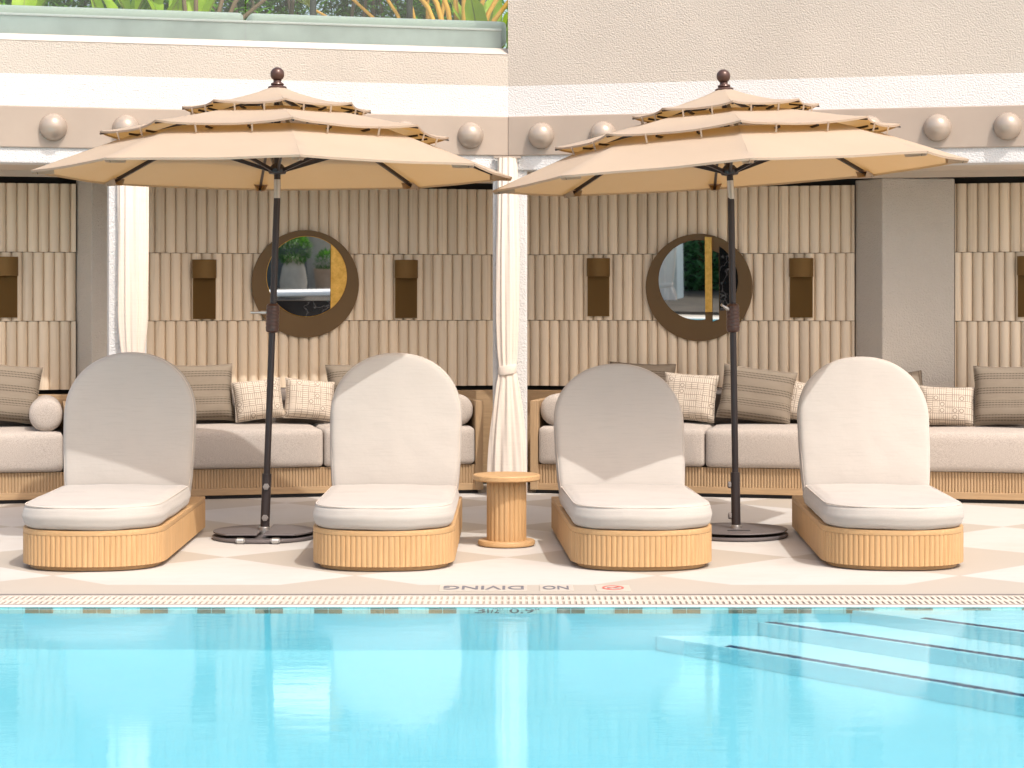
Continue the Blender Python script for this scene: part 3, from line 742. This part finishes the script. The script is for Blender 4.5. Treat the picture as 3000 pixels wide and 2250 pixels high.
for a,b in ((1288,1545),(1582,1680)):
    MB().box((fx(a,Yt)-fx(1485,Yt),-.10,0.0005),(fx(b,Yt)-fx(1485,Yt),.10,.004)).build('tile',M['markertile'],ym)
text('lettering','DIVING',fx(1535,Yt)-fx(1300,Yt),.125,T((fx(1417,Yt)-fx(1485,Yt),0,.0055))@RZ(PI),M['ink'],ym)
text('lettering','NO',fx(1666,Yt)-fx(1590,Yt),.125,T((fx(1628,Yt)-fx(1485,Yt),0,.0055))@RZ(PI),M['ink'],ym)
ys=thing('warning_symbol_tile',T((fx(1796,Yt),Yt,0)),'tile with a red crossed-out diver symbol set in the deck','sign')
MB().box((-.086,-.10,.0005),(.086,.10,.004)).build('tile',M['markertile'],ys)
mb=MB(); n=40; mb.rings([[(.055*math.cos(2*PI*i/n)*k,.075*math.sin(2*PI*i/n)*k,z) for i in range(n)] for k,z in ((1,.0042),(1,.0058),(.80,.0058),(.80,.0042))],cap=False)
mb.box((-.062,-.006,.0045),(.062,.006,.0056),RZ(R(48))); mb.build('red_ring',M['inkred'],ys)
mb=MB(); mb.box((-.03,-.012,.0045),(.02,.004,.0053),RZ(R(-20))); mb.lathe([(.010,.0045),(.010,.0053)],12,T((.024,-.012,0))); mb.build('diver',M['ink'],ys)
dm=thing('depth_marker',T((fx(1486,PY1),PY1-.0075,-.086)),'depth marker tile reading 3 1/2 FT and 0.9 M at the waterline','sign')
rx=RX(PI/2); cx=1486
MB().box((fx(1383,PY1)-fx(cx,PY1),-.002,-.078),(fx(1588,PY1)-fx(cx,PY1),.0005,.078)).build('tile',M['waterline'],dm)
def dt(s,a,b,z0,z1): text('lettering',s,(b-a)*PY1/F,z1-z0,T(((a+b)/2*PY1/F-cx*PY1/F,-.004,(z0+z1)/2))@rx,M['ink'],dm)
dt('3',1391,1423,-.066,.066); dt('1/2',1428,1462,-.066,.066); dt('FT',1463,1476,.020,.066); dt('0.9',1493,1564,-.066,.066); dt('M',1567,1580,.020,.066)
for o in dm.children: o.cycles.is_caustics_receiver=True

# ------------------------------------------------------------------ loungers
def lounge_outline(hw,L,b,e,n=2.35,seg=40,off=0):
    """front end (y=0) a soft D, straight sides, square rear corners"""
    pts=[]; 
    for i in range(seg+1):
        a=PI*i/seg; c,s=math.cos(a),math.sin(a)
        pts.append((-hw*math.copysign(abs(c)**(2/n),c),b-b*abs(s)**(2/n)))
    m=24
    side=[(hw,b+(L-b)*i/m) for i in range(1,m)]
    pts+=side+[(hw,L-.01),(hw-.01,L)]
    pts+=[(hw-.01-(2*hw-.02)*i/20,L) for i in range(1,20)]+[(-hw+.01,L),(-hw,L-.01)]
    pts+=[(-hw,b+(L-b)*i/m) for i in range(m-1,0,-1)]
    return pts
def resample(poly,step):
    P=[Vector(p) for p in poly]; out=[]; N=len(P); tot=sum((P[(i+1)%N]-P[i]).length for i in range(N)); n=int(tot/step); st=tot/n; i=0; acc=0
    for k in range(n):
        tgt=k*st
        while acc+(P[(i+1)%N]-P[i%N]).length<tgt: acc+=(P[(i+1)%N]-P[i%N]).length; i+=1
        a,b=P[i%N],P[(i+1)%N]; l=(b-a).length; out.append(a+(b-a)*((tgt-acc)/l if l else 0))
    return out
def offset(poly,f):
    N=len(poly); out=[]
    for i in range(N):
        d=(poly[(i+1)%N]-poly[i-1]); nrm=Vector((d.y,-d.x)).normalized(); out.append(tuple(poly[i]+nrm*f(i)))
    return out
BL=1.93; HW=.385
def soft_slab(outline,z0,z1,rad,parent_mat,crown=.02,nr=6,seed=0):
    """upholstered slab with the given plan outline: rounded rim, crowned top, slight unevenness"""
    P=resample(outline,.03); N=len(P); cx=sum(p.x for p in P)/N; cy=sum(p.y for p in P)/N; rs=[]
    def ring(k,z): 
        return [(cx+(p.x-cx)*k[0]-0,cy+(p.y-cy)*k[1],z) for p in P]
    mx=max(abs(p.x-cx) for p in P); my=max(abs(p.y-cy) for p in P)
    prof=[]
    for kk in (.15,.45,.75): prof.append((kk,z0))
    seq=[]
    for kk in (.2,.5,.8): seq.append(([kk,kk],z0))
    for i in range(nr+1):
        a=PI/2*i/nr; ins=rad*(1-math.sin(a)); seq.append(([1-ins/mx,1-ins/my],z0+rad*(1-math.cos(a))))
    bul=.006
    for i in range(1,5):
        q=i/5; z=z0+rad+(z1-z0-2*rad)*q; seq.append(([1+bul*math.sin(PI*q)/mx,1+bul*math.sin(PI*q)/my],z))
    for i in range(nr+1):
        a=PI/2*i/nr; ins=rad*(1-math.cos(a)); seq.append(([1-ins/mx,1-ins/my],z1-rad+rad*math.sin(a)))
    for kk in (.88,.8,.7,.6,.5,.4,.3,.2,.1,.02):
        seq.append(([kk,kk],z1+crown*(1-kk**2)))
    for k,z in seq:
        r=[]
        for x,y,zz in ring(k,z):
            q=Vector((x*3.1+seed,y*3.1,zz*4)); r.append((x,y,zz+.007*noise.noise(q)+.004*noise.noise(q*2.7)))
        rs.append(r)
    return MB().rings(rs)
def make_lounger():
    t=thing('chaise_lounger',Matrix(),'x','lounger')
    out=resample(lounge_outline(HW,BL,.33,0),.0037); per=8
    fl=offset(out,lambda i:-.002+.0075*math.sqrt(max(0,1-((i%per)/per*2-1)**2*.98)))
    base=MB(); base.prism(fl,.028,.192); bo=base.build('base',M['wood'],t,smooth=45)
    o2=resample(lounge_outline(HW,BL,.33,0),.02)
    MB().prism(offset(o2,lambda i:.005),.1925,.222).build('top_band',M['woodh'],bo,smooth=40,bevel=.004)
    MB().prism(offset(o2,lambda i:-.032),.004,.0285).build('plinth',M['woodh'],bo,smooth=40)
    MB().box((-.03,.05,0),(.03,.09,.004)).build('glide',M['whitepaint'],bo)
    so_=lounge_outline(HW-.006,1.302,.33,0); so_=[(x,y-.012) for x,y in so_]
    po=resample(so_,.03); sp=MB(); sp.tube([(p.x*.985,.645+(p.y-.012-.645)*.985,.3455) for p in po+[po[0]]],.0034,6,cap=False); sp.build('seat_piping',M['piping'],t,smooth=60)
    soft_slab([(x*1.012,y-.012) for x,y in so_],.2225,.357,.042,None,.013).build('seat_cushion',M['cushion'],t,smooth=75)
    # backrest: arch outline in its own plane, hinge at y=1.30
    bk=thing('backrest',T((0,1.335,.30)),None,None); bk.parent=t; bk.matrix_local=T((0,1.335,.285))
    bpy.data.objects.remove(bk)
    Hh=.876; hw=.395; arch=[]
    for i in range(49):
        a=PI*i/48; c,s=math.cos(a),math.sin(a); arch.append((hw*math.copysign(abs(c)**.94,c),Hh-.385+.385*abs(s)**.94))
    arch=[(-x,y) for x,y in arch][::-1]; arch=[(.372,.02)]+[(.382,.12),(.392,.3)]+[p for p in arch]+[(-.392,.3),(-.382,.12),(-.372,.02)]
    sl=soft_slab(arch,0,.105,.036,None,.010,seed=5)
    # plan XY -> backrest plane XZ, thickness towards -Y (front)
    sl.v=[(x,-z+.105,y) for x,y,z in sl.v]
    b=sl.build('back_cushion',M['cushion'],t,smooth=75)
    P=[Vector(p) for p in arch]; c=Vector((0,.45)); mbp=MB()
    mbp.tube([(p.x*.985,.0215,.45+(p.y-.45)*.985) for p in P],.0045,6); mbp.build('piping',M['piping'],b,smooth=60)
    fr=MB(); fr.rings([[(x*.9,.107,.45+(y-.45)*.9) for x,y in arch],[(x*.9,.125,.45+(y-.45)*.9) for x,y in arch]]); fr.build('back_board',M['wood'],b)
    return t
LG0=make_lounger(); LF=[True]
def lounger(x,y,rz,tilt,label):
    o=LG0 if LF[0] else dup(LG0); LF[0]=False
    o.matrix_world=T((x,y,0))@RZ(R(rz)); o['label']=label; o['group']='chaise loungers along the pool'
    for ch in o.children:
        if ch.name.startswith('back_cushion'): ch.matrix_local=T((0,1.29,.285))@RX(R(-tilt))
LL=[(-2.29,10.67,1.2,10,'beige chaise lounger nearest the sunlit curtain, back mostly in parasol shade'),
    (-.705,10.67,0,11,'beige chaise lounger beside the small table, sunny back with one shaded upper corner'),
    (.725,10.68,2.6,25,'beige chaise lounger with the lowest back, a pointed shadow across it'),
    (2.085,10.70,-2.4,17,'beige chaise lounger fully in sunlight under the tan corner wall')]
lb=LL

# ------------------------------------------------------------------ small table
def side_table():
    t=thing('side_table',T((fx(1484,11.87),11.87,0)),'small round oak side table on a fluted column','side table')
    mb=MB(); n=22; per=10; pts=[]
    for i in range(n*per):
        a=2*PI*i/(n*per); q=(i%per)/per*2-1; r=.110+.009*math.sqrt(max(0,1-q*q*.98)); pts.append((r*math.cos(a),r*math.sin(a)))
    mb.prism(pts,.034,.388); mb.build('column',M['wood'],t,smooth=42)
    MB().lathe([(.02,.004),(.164,.004),(.170,.010),(.170,.028),(.166,.034),(.02,.034)],56).build('foot',M['woodh'],t,smooth=40)
    MB().lathe([(.02,.3885),(.190,.3885),(.200,.396),(.2,.418),(.196,.424),(.178,.4245),(.1765,.4225),(.175,.4245),(.02,.4248)],64).build('table_top',M['woodh'],t,smooth=30)
    return t
side_table()

# ------------------------------------------------------------------ parasols
def parasol(base,joint,tilt_y,tilt_x,rot,R0,label,left):
    bx,by=base; t=thing('parasol',T((bx,by,0)),label,'parasol','tiered parasols')
    jz=2.12; jx,jy=joint[0]-bx,joint[1]-by
    def pp(z): return Vector((jx*z/jz,jy*z/jz,z))
    # foot
    MB().lathe([(.03,.004),(.315,.004),(.32,.010),(.32,.019),(.314,.024),(.03,.024)],56).build('base_plate',M['baseplate'],t,smooth=35)
    if left:
        for sgn in (-1,1):
            pl=circ_clip(.312,.018,9,n=96); pl=[(sgn*x,y) for x,y in pl]
            pl=[(x,max(y,-.235)) for x,y in pl]
            q=MB().prism(pl,.041,.050).build('ballast_plate',M['baseplate'],t,bevel=.002)
        for x in (-.20,.20):
            MB().lathe([(.012,.024),(.012,.0405)],12,T((x,-.12,0))).build('spacer',M['kick'],t)
        for x in (-.105,.105):
            mb=MB(); mb.lathe([(.018,-.02),(.018,.02)],16,T((x,-.315,.02))@RY(PI/2)); c=mb.build('caster',M['steel'],t,smooth=40)
            mb=MB(); mb.box((x-.026,-.30,.024),(x+.026,-.27,.032)); mb.box((x-.027,-.33,.012),(x-.022,-.27,.032)); mb.box((x+.022,-.33,.012),(x+.027,-.27,.032)); mb.build('bracket',M['steel'],c)
    else:
        MB().lathe([(.03,.041),(.312,.041),(.318,.045),(.312,.050),(.03,.050)],56).build('ballast_plate',M['baseplate'],t,smooth=35)
        MB().box((-.07,-.145,.0505),(.07,-.135,.053)).build('slot',M['kick'],t)
    MB().lathe([(.036,.0505 if not left else .0245),(.036,.066),(.0305,.068),(.0305,.072)],24).build('collar',M['steel'],t,smooth=35)
    MB().tube([pp(.066),pp(.20),pp(.395)],.0285,28).build('sleeve',M['pole'],t,smooth=40)
    MB().tube([pp(.385),pp(1.0),pp(jz-.02)],.0205,24).build('pole',M['pole'],t,smooth=40)
    for z in (.127,.318):
        mb=MB(); hexa=[(.021*math.cos(PI/3*i),.021*math.sin(PI/3*i)) for i in range(6)]
        side=RX(PI/2) if left else RY(-PI/2)
        c=pp(z)+(Vector((.002,-.028,0)) if left else Vector((-.028,0,0)))
        mb.rings([[(x*k,y*k,h) for x,y in hexa] for k,h in ((1,0),(1,.014),(.86,.019))],T(c)@side)
        mb.lathe([(.009,.0),(.009,.021),(.006,.021)],16,T(c)@side); mb.build('bolt',M['bolt'],t)
    # crank housing
    prof=[(.021,0),(.034,.004),(.040,.012)]
    for i in range(6):
        z=.022+i*.022; prof+=[(.0395,z),(.0415,z+.006),(.0415,z+.013),(.039,z+.018)]
    prof+=[(.040,.158),(.040,.166),(.033,.176),(.021,.18)]
    cz=1.262; ch=MB().lathe(prof,32,T(pp(cz))@RY(math.atan(jx/jz))).build('crank_housing',M['finial'],t,smooth=30)
    hd=Vector((-1,-.12,0)).normalized() if left else Vector((-.75,-.6,.45)).normalized()
    p0=pp(cz+.125)+hd*.036; mb=MB(); L=.10 if left else .075
    mb.tube([p0,p0+hd*.03,p0+hd*.045,p0+hd*.07,p0+hd*L],[.011,.012,.008,.007,.008],14); mb.build('crank_handle',M['steel'],ch,smooth=40)
    # canopy frame: everything above the joint, tilted about it
    Mc=T((jx,jy,jz))@RY(R(tilt_y))@RX(R(tilt_x))@T((0,0,-jz))
    MB().tube([(0,0,jz-.03),(0,0,jz+.085)],.0215,24,Mc).build('joint',M['steel'],t,smooth=40)
    MB().tube([(0,0,jz+.083),(0,0,2.76)],.0205,24,Mc).build('upper_pole',M['pole'],t,smooth=40)
    MB().lathe([(.022,2.235),(.05,2.24),(.056,2.25),(.056,2.272),(.048,2.28),(.03,2.30),(.022,2.30)],24,Mc).build('hub',M['pole'],t,smooth=35)
    fz=2.766; MB().lathe([(.02,fz-.008),(.056,fz),(.058,fz+.006),(.054,fz+.012),(.036,fz+.018),(.041,fz+.025),(.038,fz+.032),(.026,fz+.038),(.024,fz+.046),(.027,fz+.050)]+[(.0435*math.cos(a),fz+.088+.0435*math.sin(a)) for a in [(-.93+1.93*i/16)*PI/2 for i in range(17)]][:-1]+[(.002,fz+.1315)],32,Mc).build('finial',M['finial'],t,smooth=40)
    ang=[-PI/2+R(rot)+k*PI/4 for k in range(8)]
    s=R0/1.5
    def rib(r):
        r/=s; P=[(.05,2.715),(.86,2.444),(1.15,2.342),(1.5,2.214)]
        for (a,za),(b,zb) in zip(P,P[1:]):
            if r<=b: return za+(zb-za)*(r-a)/(b-a)
        return P[-1][1]
    def vert(k,r,z): a=ang[k%8]; return Vector((r*math.cos(a),r*math.sin(a),z))
    for k in range(8):
        mb=MB()
        for ra,rb_ in ((.05,.86),(.86,1.15),(1.15,1.465)): mb.bar(vert(k,ra*s,rib(ra*s)),vert(k,rb_*s,rib(rb_*s)),.016,.022,Mc)
        rb=mb.build('rib',M['pole'],t)
        mb=MB(); mb.bar(vert(k,.05,2.262),vert(k,.74*s,rib(.74*s)-.016),.014,.020,Mc); mb.build('strut',M['pole'],rb)
    tiers=[([(.05,2.770),(.12,2.742),(.2,2.718),(.3,2.690),(.4,2.666),(.5,2.650),(.59,2.640)],.012,.5),
           ([(.36,2.626),(.45,2.606),(.6,2.576),(.75,2.544),(.9,2.512),(1.0,2.493),(1.09,2.479)],.016,.55),
           ([(.86,2.474),(.95,2.443),(1.05,2.408),(1.15,2.371),(1.25,2.334),(1.35,2.297),(1.43,2.267),(1.5,2.242)],.006,.4)]
    for ti,(prof,sag,rimin) in enumerate(tiers):
        mb=MB(); nj=14
        for k in range(8):
            vs=[]; n=len(prof)
            rows=[(r,z,0) for r,z in prof]+[(prof[-1][0]-.002,prof[-1][1]-(.012 if ti<2 else .013),1)]
            for i,(r,z,hem) in enumerate(rows):
                a,b=vert(k,r*s,z),vert(k+1,r*s,z); fr=r/prof[-1][0]
                for j in range(nj+1):
                    q=j/nj; p=a.lerp(b,q); w=4*q*(1-q); p.z-=sag*w*fr**2
                    inn=1-(.022 if ti<2 else .010)*w*fr**4; p.x*=inn; p.y*=inn
                    if ti<2: p.z+=.007*(abs(2*q-1)**6)*fr**6; 
                    p.z+=.0035*noise.noise(Vector((k*3.1+q*3,r*4,ti*5+jx)))*(fr if hem==0 else 1)
                    vs.append(tuple(p))
            m=len(rows); fs=[(i*(nj+1)+j,i*(nj+1)+j+1,(i+1)*(nj+1)+j+1,(i+1)*(nj+1)+j) for i in range(m-1) for j in range(nj)]
            mb.add(vs,fs,Mc)
        ct=mb.build('canopy_tier',M['canopy'],t,smooth=25)
        # weld the seams between the eight panels
        bm=bmesh.new(); bm.from_mesh(ct.data); bmesh.ops.remove_doubles(bm,verts=bm.verts,dist=.0006); bm.to_mesh(ct.data); bm.free()
        r,z=prof[-1]
        if ti==2:
            for k in range(8):
                a=ang[k]; m=Mc@RZ(a)
                pk=MB(); x1=r*s+.004; x0=r*s-.135; zz=z-.004; z0=rib(x0)-.03
                pk.add([(x1,0,zz),(x0,-.048,z0+.028),(x0,.048,z0+.028),(x0,-.030,z0-.014),(x0,.030,z0-.014),(x1-.012,0,zz-.022)],[(0,2,1),(0,1,3,5),(0,5,4,2),(5,3,4)],m)
                pk.build('corner_pocket',M['canopy'],ct)
        else:
            for k in range(8):
                mb=MB(); pv=[vert(k,rr*s,zz_-.012) for rr,zz_ in prof[-3:]]; mb.tube(pv,.006,6,Mc); mb.build('tier_rib',M['pole'],ct)
                for q in (.33,.66):
                    p=vert(k,r*s*.93,z-.03).lerp(vert(k+1,r*s*.93,z-.03),q); mb=MB()
                    mb.bar(p,Vector((p.x*.86,p.y*.86,p.z-.012)),.012,.012,Mc); mb.build('brace',M['pole'],ct)
            for k in range(8):
                for q in (.28,.70):
                    mb=MB()
                    p=vert(k,r*s*.985,z-.004).lerp(vert(k+1,r*s*.985,z-.004),q); p.z-=sag*4*q*(1-q)
                    mb.bar(p,Vector((p.x*.985,p.y*.985,p.z-.05)),.010,.004,Mc)
                    mb.build('strap',M['canopy'],ct)
    return t
YU=12.24
parasol((fx(775,YU),YU),(fx(816,YU)-.01,YU+.02),0.0,-.4,11.5,1.475,'three-tier tan parasol with a level canopy on a wheeled split base',True)
YU=12.34
parasol((fx(2157,YU),YU),(fx(2137,YU)+.012,YU+.02),-3.7,0,-2.0,1.475,'three-tier tan parasol tipped to one side on a round base without wheels',False)
for a in lb: lounger(*a)

# ------------------------------------------------------------------ planting on the terrace
def leaf(mb,p,d,L,w,bend=.3,seg=3):
    d=d.normalized(); sd=d.cross(Vector((0,0,1))); sd=sd.normalized() if sd.length>.05 else Vector((1,0,0)); vs=[]; pos=Vector(p); dd=d.copy()
    for i in range(seg+1):
        q=i/seg; ww=w*math.sin(PI*min(.97,(.12+.88*q)))**.8/2
        vs+= [tuple(pos-sd*ww),tuple(pos+sd*ww)]; pos=pos+dd*L/seg; dd=(dd-Vector((0,0,bend/seg))).normalized()
    mb.add(vs,[(2*i,2*i+1,2*i+3,2*i+2) for i in range(seg)])
def big_leaf(mb,mr,p,d,L,w,bend):
    d=d.normalized(); sd=d.cross(Vector((0,0,1))).normalized(); pos=Vector(p); dd=d.copy(); vs=[]; rib=[]; n=10
    for i in range(n+1):
        q=i/n; ww=w/2*math.sin(PI*min(.985,.06+.94*q))**.7; up=sd.cross(dd).normalized()
        ru=.012*math.sin(i*2.1+p[0]*9)
        vs+=[tuple(pos-sd*ww+up*(ww*.35+ru)),tuple(pos-sd*ww*.5+up*ww*.12),tuple(pos),tuple(pos+sd*ww*.5+up*ww*.12),tuple(pos+sd*ww+up*(ww*.35-ru))]; rib.append(pos-up*.003)
        pos=pos+dd*L/n; dd=(dd-Vector((0,0,bend/n))).normalized()
    mb.add(vs,[(5*i+j,5*i+j+1,5*i+j+6,5*i+j+5) for i in range(n) for j in range(4)])
    mr.tube(rib,[.009-.007*i/n for i in range(n+1)],6)
def rdir(up=.3):
    a=random.uniform(0,2*PI); return Vector((math.cos(a),math.sin(a),random.uniform(-.5,1)*.6+up))
WL=WING['L']
def local(w,px,d,z=0): return WING[w]@Vector((U(w,px,d),d,z))
# bamboo hedge: several clumps
for i,px in enumerate(range(-60,1520,132)):
    p=local('L',px+random.uniform(-20,20),3.4+random.uniform(-.3,.3),3.3); t=thing('bamboo_clump',T(p),'bushy bamboo clump in the hedge behind the terrace','bamboo','bamboo hedge clumps')
    mb=MB(); mc=MB()
    for c in range(6):
        b=Vector((random.uniform(-.25,.25),random.uniform(-.2,.2),0)); tp=b+Vector((random.uniform(-.25,.25),random.uniform(-.2,.2),1.9)); mc.tube([b,(b+tp)/2,tp],.007,6)
        for q in range(560):
            k=random.uniform(.25,1); o=b.lerp(tp,k)+Vector((random.gauss(0,.16),random.gauss(0,.16),random.gauss(0,.06)))
            leaf(mb,o,rdir(.0),random.uniform(.11,.22),random.uniform(.018,.032),.8)
    mc.build('culms',M['gravelstem'],t); mb.build('foliage',M['bamboo'],t,fixn=False)
# broad-leaved plants, seen near the middle of the wide pane
def broad(px,d,n,h,label,mat='banana'):
    p=local('L',px,d,3.3); t=thing('broad_leaf_plant',T(p),label,'plant','broad-leaved terrace plants'); mb=MB(); mc=MB()
    for i in range(n):
        a=random.uniform(0,2*PI); lean=random.uniform(.05,.28); s0=Vector((.05*math.cos(a),.05*math.sin(a),0)); s1=Vector((lean*math.cos(a),lean*math.sin(a),h*random.uniform(.45,.6)))
        mc.tube([s0,(s0+s1)/2+Vector((0,0,.05)),s1],[.018,.014,.01],7)
        big_leaf(mb,mc,s1,Vector((math.cos(a)*.45,math.sin(a)*.45,1)),random.uniform(.45,.62),random.uniform(.15,.22),.6)
    mc.build('stalks',M['palm'],t); mb.build('leaves',M[mat],t,fixn=False,smooth=60)
broad(372,1.7,4,.75,'broad-leaved plant with one upright bright leaf behind the wide glass pane')
broad(432,1.9,4,.8,'broad-leaved plant leaning over a pale stem behind the wide glass pane')
broad(532,1.6,5,.75,'broad-leaved plant with large yellow-green leaves next to a fan of brown stems')
broad(1420,1.8,6,.55,'low broad-leaved plant at the foot of the yellow palm stems')
broad(60,2.3,5,.8,'yellow-green broad-leaved plant at the picture edge of the terrace')
def fan(px,d,n,h,spread,mat,label,r=.016,tilt=0):
    p=local('L',px,d,3.3); t=thing('fan_palm',T(p),label,'palm','terrace fan palms'); mc=MB(); mb=MB()
    for i in range(n):
        q=(i/(n-1)*2-1) if n>1 else 0; a=q*spread+tilt; L=h*random.uniform(.85,1.1)
        e=Vector((math.sin(a)*L,random.uniform(-.1,.1),math.cos(a)*L)); m=Vector((e.x*.42,e.y*.5,e.z*.55))
        mc.tube([Vector((q*.05,0,0)),m,e],[r*1.3,r,r*.7],7)
        for s in range(7): leaf(mb,e,Vector((math.sin(a)+random.uniform(-.5,.5),random.uniform(-.6,.6),math.cos(a)+random.uniform(-.2,.4))),random.uniform(.35,.6),.05,.5,4)
    mc.build('stalks',M[mat],t,smooth=60); mb.build('leaves',M['palm'],t,fixn=False)
fan(585,1.9,6,1.35,.5,'gravelstem','fan palm with grey-brown stems beside the glass joint',.018,.25)
fan(1360,2.0,9,1.35,.55,'orange_stem','fan palm with bright yellow-orange stems near the tall wall',.022)
fan(1250,2.4,6,1.4,.6,'orange_stem','fan palm with thin leaning yellow stems between lamp post and tall wall',.016,-.35)
for px,dd,n in ((770,2.6,5),(960,2.6,6),(1090,2.5,5)):
    pass
for px,lbl in ((917,'dark lamp post with a ribbed collar among the bamboo'),(1200,'plain dark lamp post beside the leaning yellow stems')):
    p=local('L',px,2.3,3.3); t=thing('lamp_post',T(p),lbl,'lamp post','terrace lamp posts'); MB().lathe([(.06,0),(.06,.05),(.03,.08),(.026,1.3),(.02,2.2)],14).build('post',M['lampblack'],t,smooth=40)
    if px<1000: MB().lathe([(.028,.78),(.05,.80),(.05,.86),(.035,.88),(.045,.92),(.028,.95)],14).build('collar',M['lampblack'],t,smooth=30)
    MB().lathe([(.02,2.2),(.10,2.26),(.12,2.45),(.03,2.55)],14).build('lantern',M['lampblack'],t,smooth=30)
for i in range(12):
    px=640+i*52+random.uniform(-10,10); p=local('L',px,2.9,3.3); a=random.uniform(-.35,.1); 
    tr=thing('palm_tree',T(p),'slim grey palm trunk leaning in the row before the bamboo','palm','slim palm trunks'); mb=MB(); mb.tube([(0,0,0),(math.sin(a)*.5,.0,.6),(math.sin(a)*1.2+.05,.02,1.5)],[.019,.016,.013],8); mb.build('trunk',M['trunk'],tr,smooth=60)
    mb=MB()
    for q in range(24): leaf(mb,(math.sin(a)*1.2+.05,.02,1.5),rdir(.3),.5,.05,.7,4)
    mb.build('crown',M['palm'],tr,fixn=False)
p=local('L',1197,1.55,3.30); tag(MB().lathe([(.01,0),(.23,.02),(.25,.14),(.24,.24),(.18,.30),(.08,.335),(.01,.35)],32).build('pouf',M['mattress'],None,T(p),smooth=50),'rounded grey pouf behind the sage daybed cushion','pouf')

# ------------------------------------------------------------------ far side of the pool, seen in the mirrors and the water
def shrub(x,y,z,r,n,pot,potmat,label,hp,rp):
    t=thing('potted_shrub',T((x,y,z)),label,'potted plant'); MB().lathe(pot,36).build('pot',M[potmat],t,smooth=40)
    mb=MB()
    for i in range(n):
        d=Vector((random.gauss(0,1),random.gauss(0,1),random.gauss(0,1))).normalized(); rr=r*random.uniform(.55,1)**.5*(1+.18*noise.noise(d*2.5))
        o=Vector((d.x*rr,d.y*rr,hp+r*.62+d.z*rr*.85)); leaf(mb,o,d+rdir(.2)*.6,random.uniform(.05,.09),.018,.4,2)
    mb.build('foliage',M['shrub'],t,fixn=False)
def refl(w,px,py,Yt,tilt=TILT):
    m=WING[w]@T((0,0,0))@RX(R(tilt)); nrm=(m.to_3x3()@Vector((0,-1,0))).normalized()
    o=Vector((0,0,HC)); dr=Vector(((px-1500)/F,1,(HOR-py)/F)); u=U(w,px,PD-.03); P=WING[w]@Vector((u,PD-.035,ZZ(w,px,py,PD-.03)))
    r=dr-2*dr.dot(nrm)*nrm; k=(Yt-P.y)/r.y; return P+r*k
M['soil']=paint('dark_bed_soil',(.05,.04,.03),.95,0,.4)
tag(MB().box((-9,-4.6,.004),(8.5,.95,.05)).build('planting_bed',M['soil'],bevel=.01),kind='structure')
q=refl('L',860,770,-2.0); shrub(q.x,-2.0,0,.30,2400,[(.02,0),(.16,0),(.22,.10),(.24,.3),(.20,.55),(.155,.68),(.165,.72),(.13,.72),(.12,.66),(.02,.64)],'stonepot','round green shrub in a tall sandstone jar across the pool',.70,.2)
q=refl('L',958,850,-2.6); shrub(q.x,-2.6,0,.22,1000,[(.02,0),(.18,0),(.24,.45),(.25,.5),(.21,.5),(.02,.46)],'terracotta','feathery shrub in a terracotta pot across the pool',.48,.2)
q=refl('L',955,740,-3.4); shrub(q.x,-3.4,0,.36,1300,[(.02,0),(.30,0),(.36,.6),(.36,1.15),(.38,1.2),(.30,1.2),(.02,1.1)],'stonepot','shrub in a broad square-shouldered sandstone pot across the pool',1.25,.2)
q=refl('L',880,760,-4.2)
tag(MB().box((-9,-4.9,0),(q.x+2.5,-4.65,2.9)).build('garden_wall',M['darkwall'],bevel=.01),'dark grey garden wall behind the pots across the pool','wall')
q=refl('L',880,862,0.2)
ch=thing('white_bench',T((q.x,.2,0)),'low white bench across the pool','bench')
MB().box((-.75,-.5,.235),(.8,-.05,.315)).build('seat',M['whitepaint'],ch,bevel=.03)
for x in (-.66,.70):
    for y in (-.45,-.10): MB().lathe([(.02,0),(.022,.24)],12,T((x,y,0))).build('leg',M['whitepaint'],ch)
q=refl('R',1942,830,-1.2); curtain(T((q.x,-1.2,0)),'cream curtain across the pool, seen only in the gold-bar mirror',.5,.5,.35,.5,.3,2.7,.02,0)
q=refl('R',1970,830,-1.5); tag(MB().box((q.x-.13,-1.7,0),(q.x+.13,-1.4,3.2)).build('column',M['bluecol'],bevel=.01),'blue-grey column across the pool beside a cream curtain','column')
q=refl('R',2040,820,-3.4)
for i in range(5):
    x=q.x-4.2+i*2.1; t=thing('hedge_shrub',T((x,-3.6,0)),'tall clipped shrub in the hedge across the pool','shrub','hedge across the pool'); mb=MB(); random.seed(50+i); MB().tube([(0,0,0),(0,0,1.6)],.05,8).build('stem',M['gravelstem'],t)
    for k in range(4600):
        d=Vector((random.gauss(0,1),random.gauss(0,1),random.gauss(0,1))).normalized()*random.uniform(.6,1)**.6; leaf(mb,Vector((d.x*1.3,d.y*.7,1.25+d.z*1.35)),rdir(.2),random.uniform(.16,.28),.085,.5,2)
    mb.build('foliage',M['hedge'],t,fixn=False)
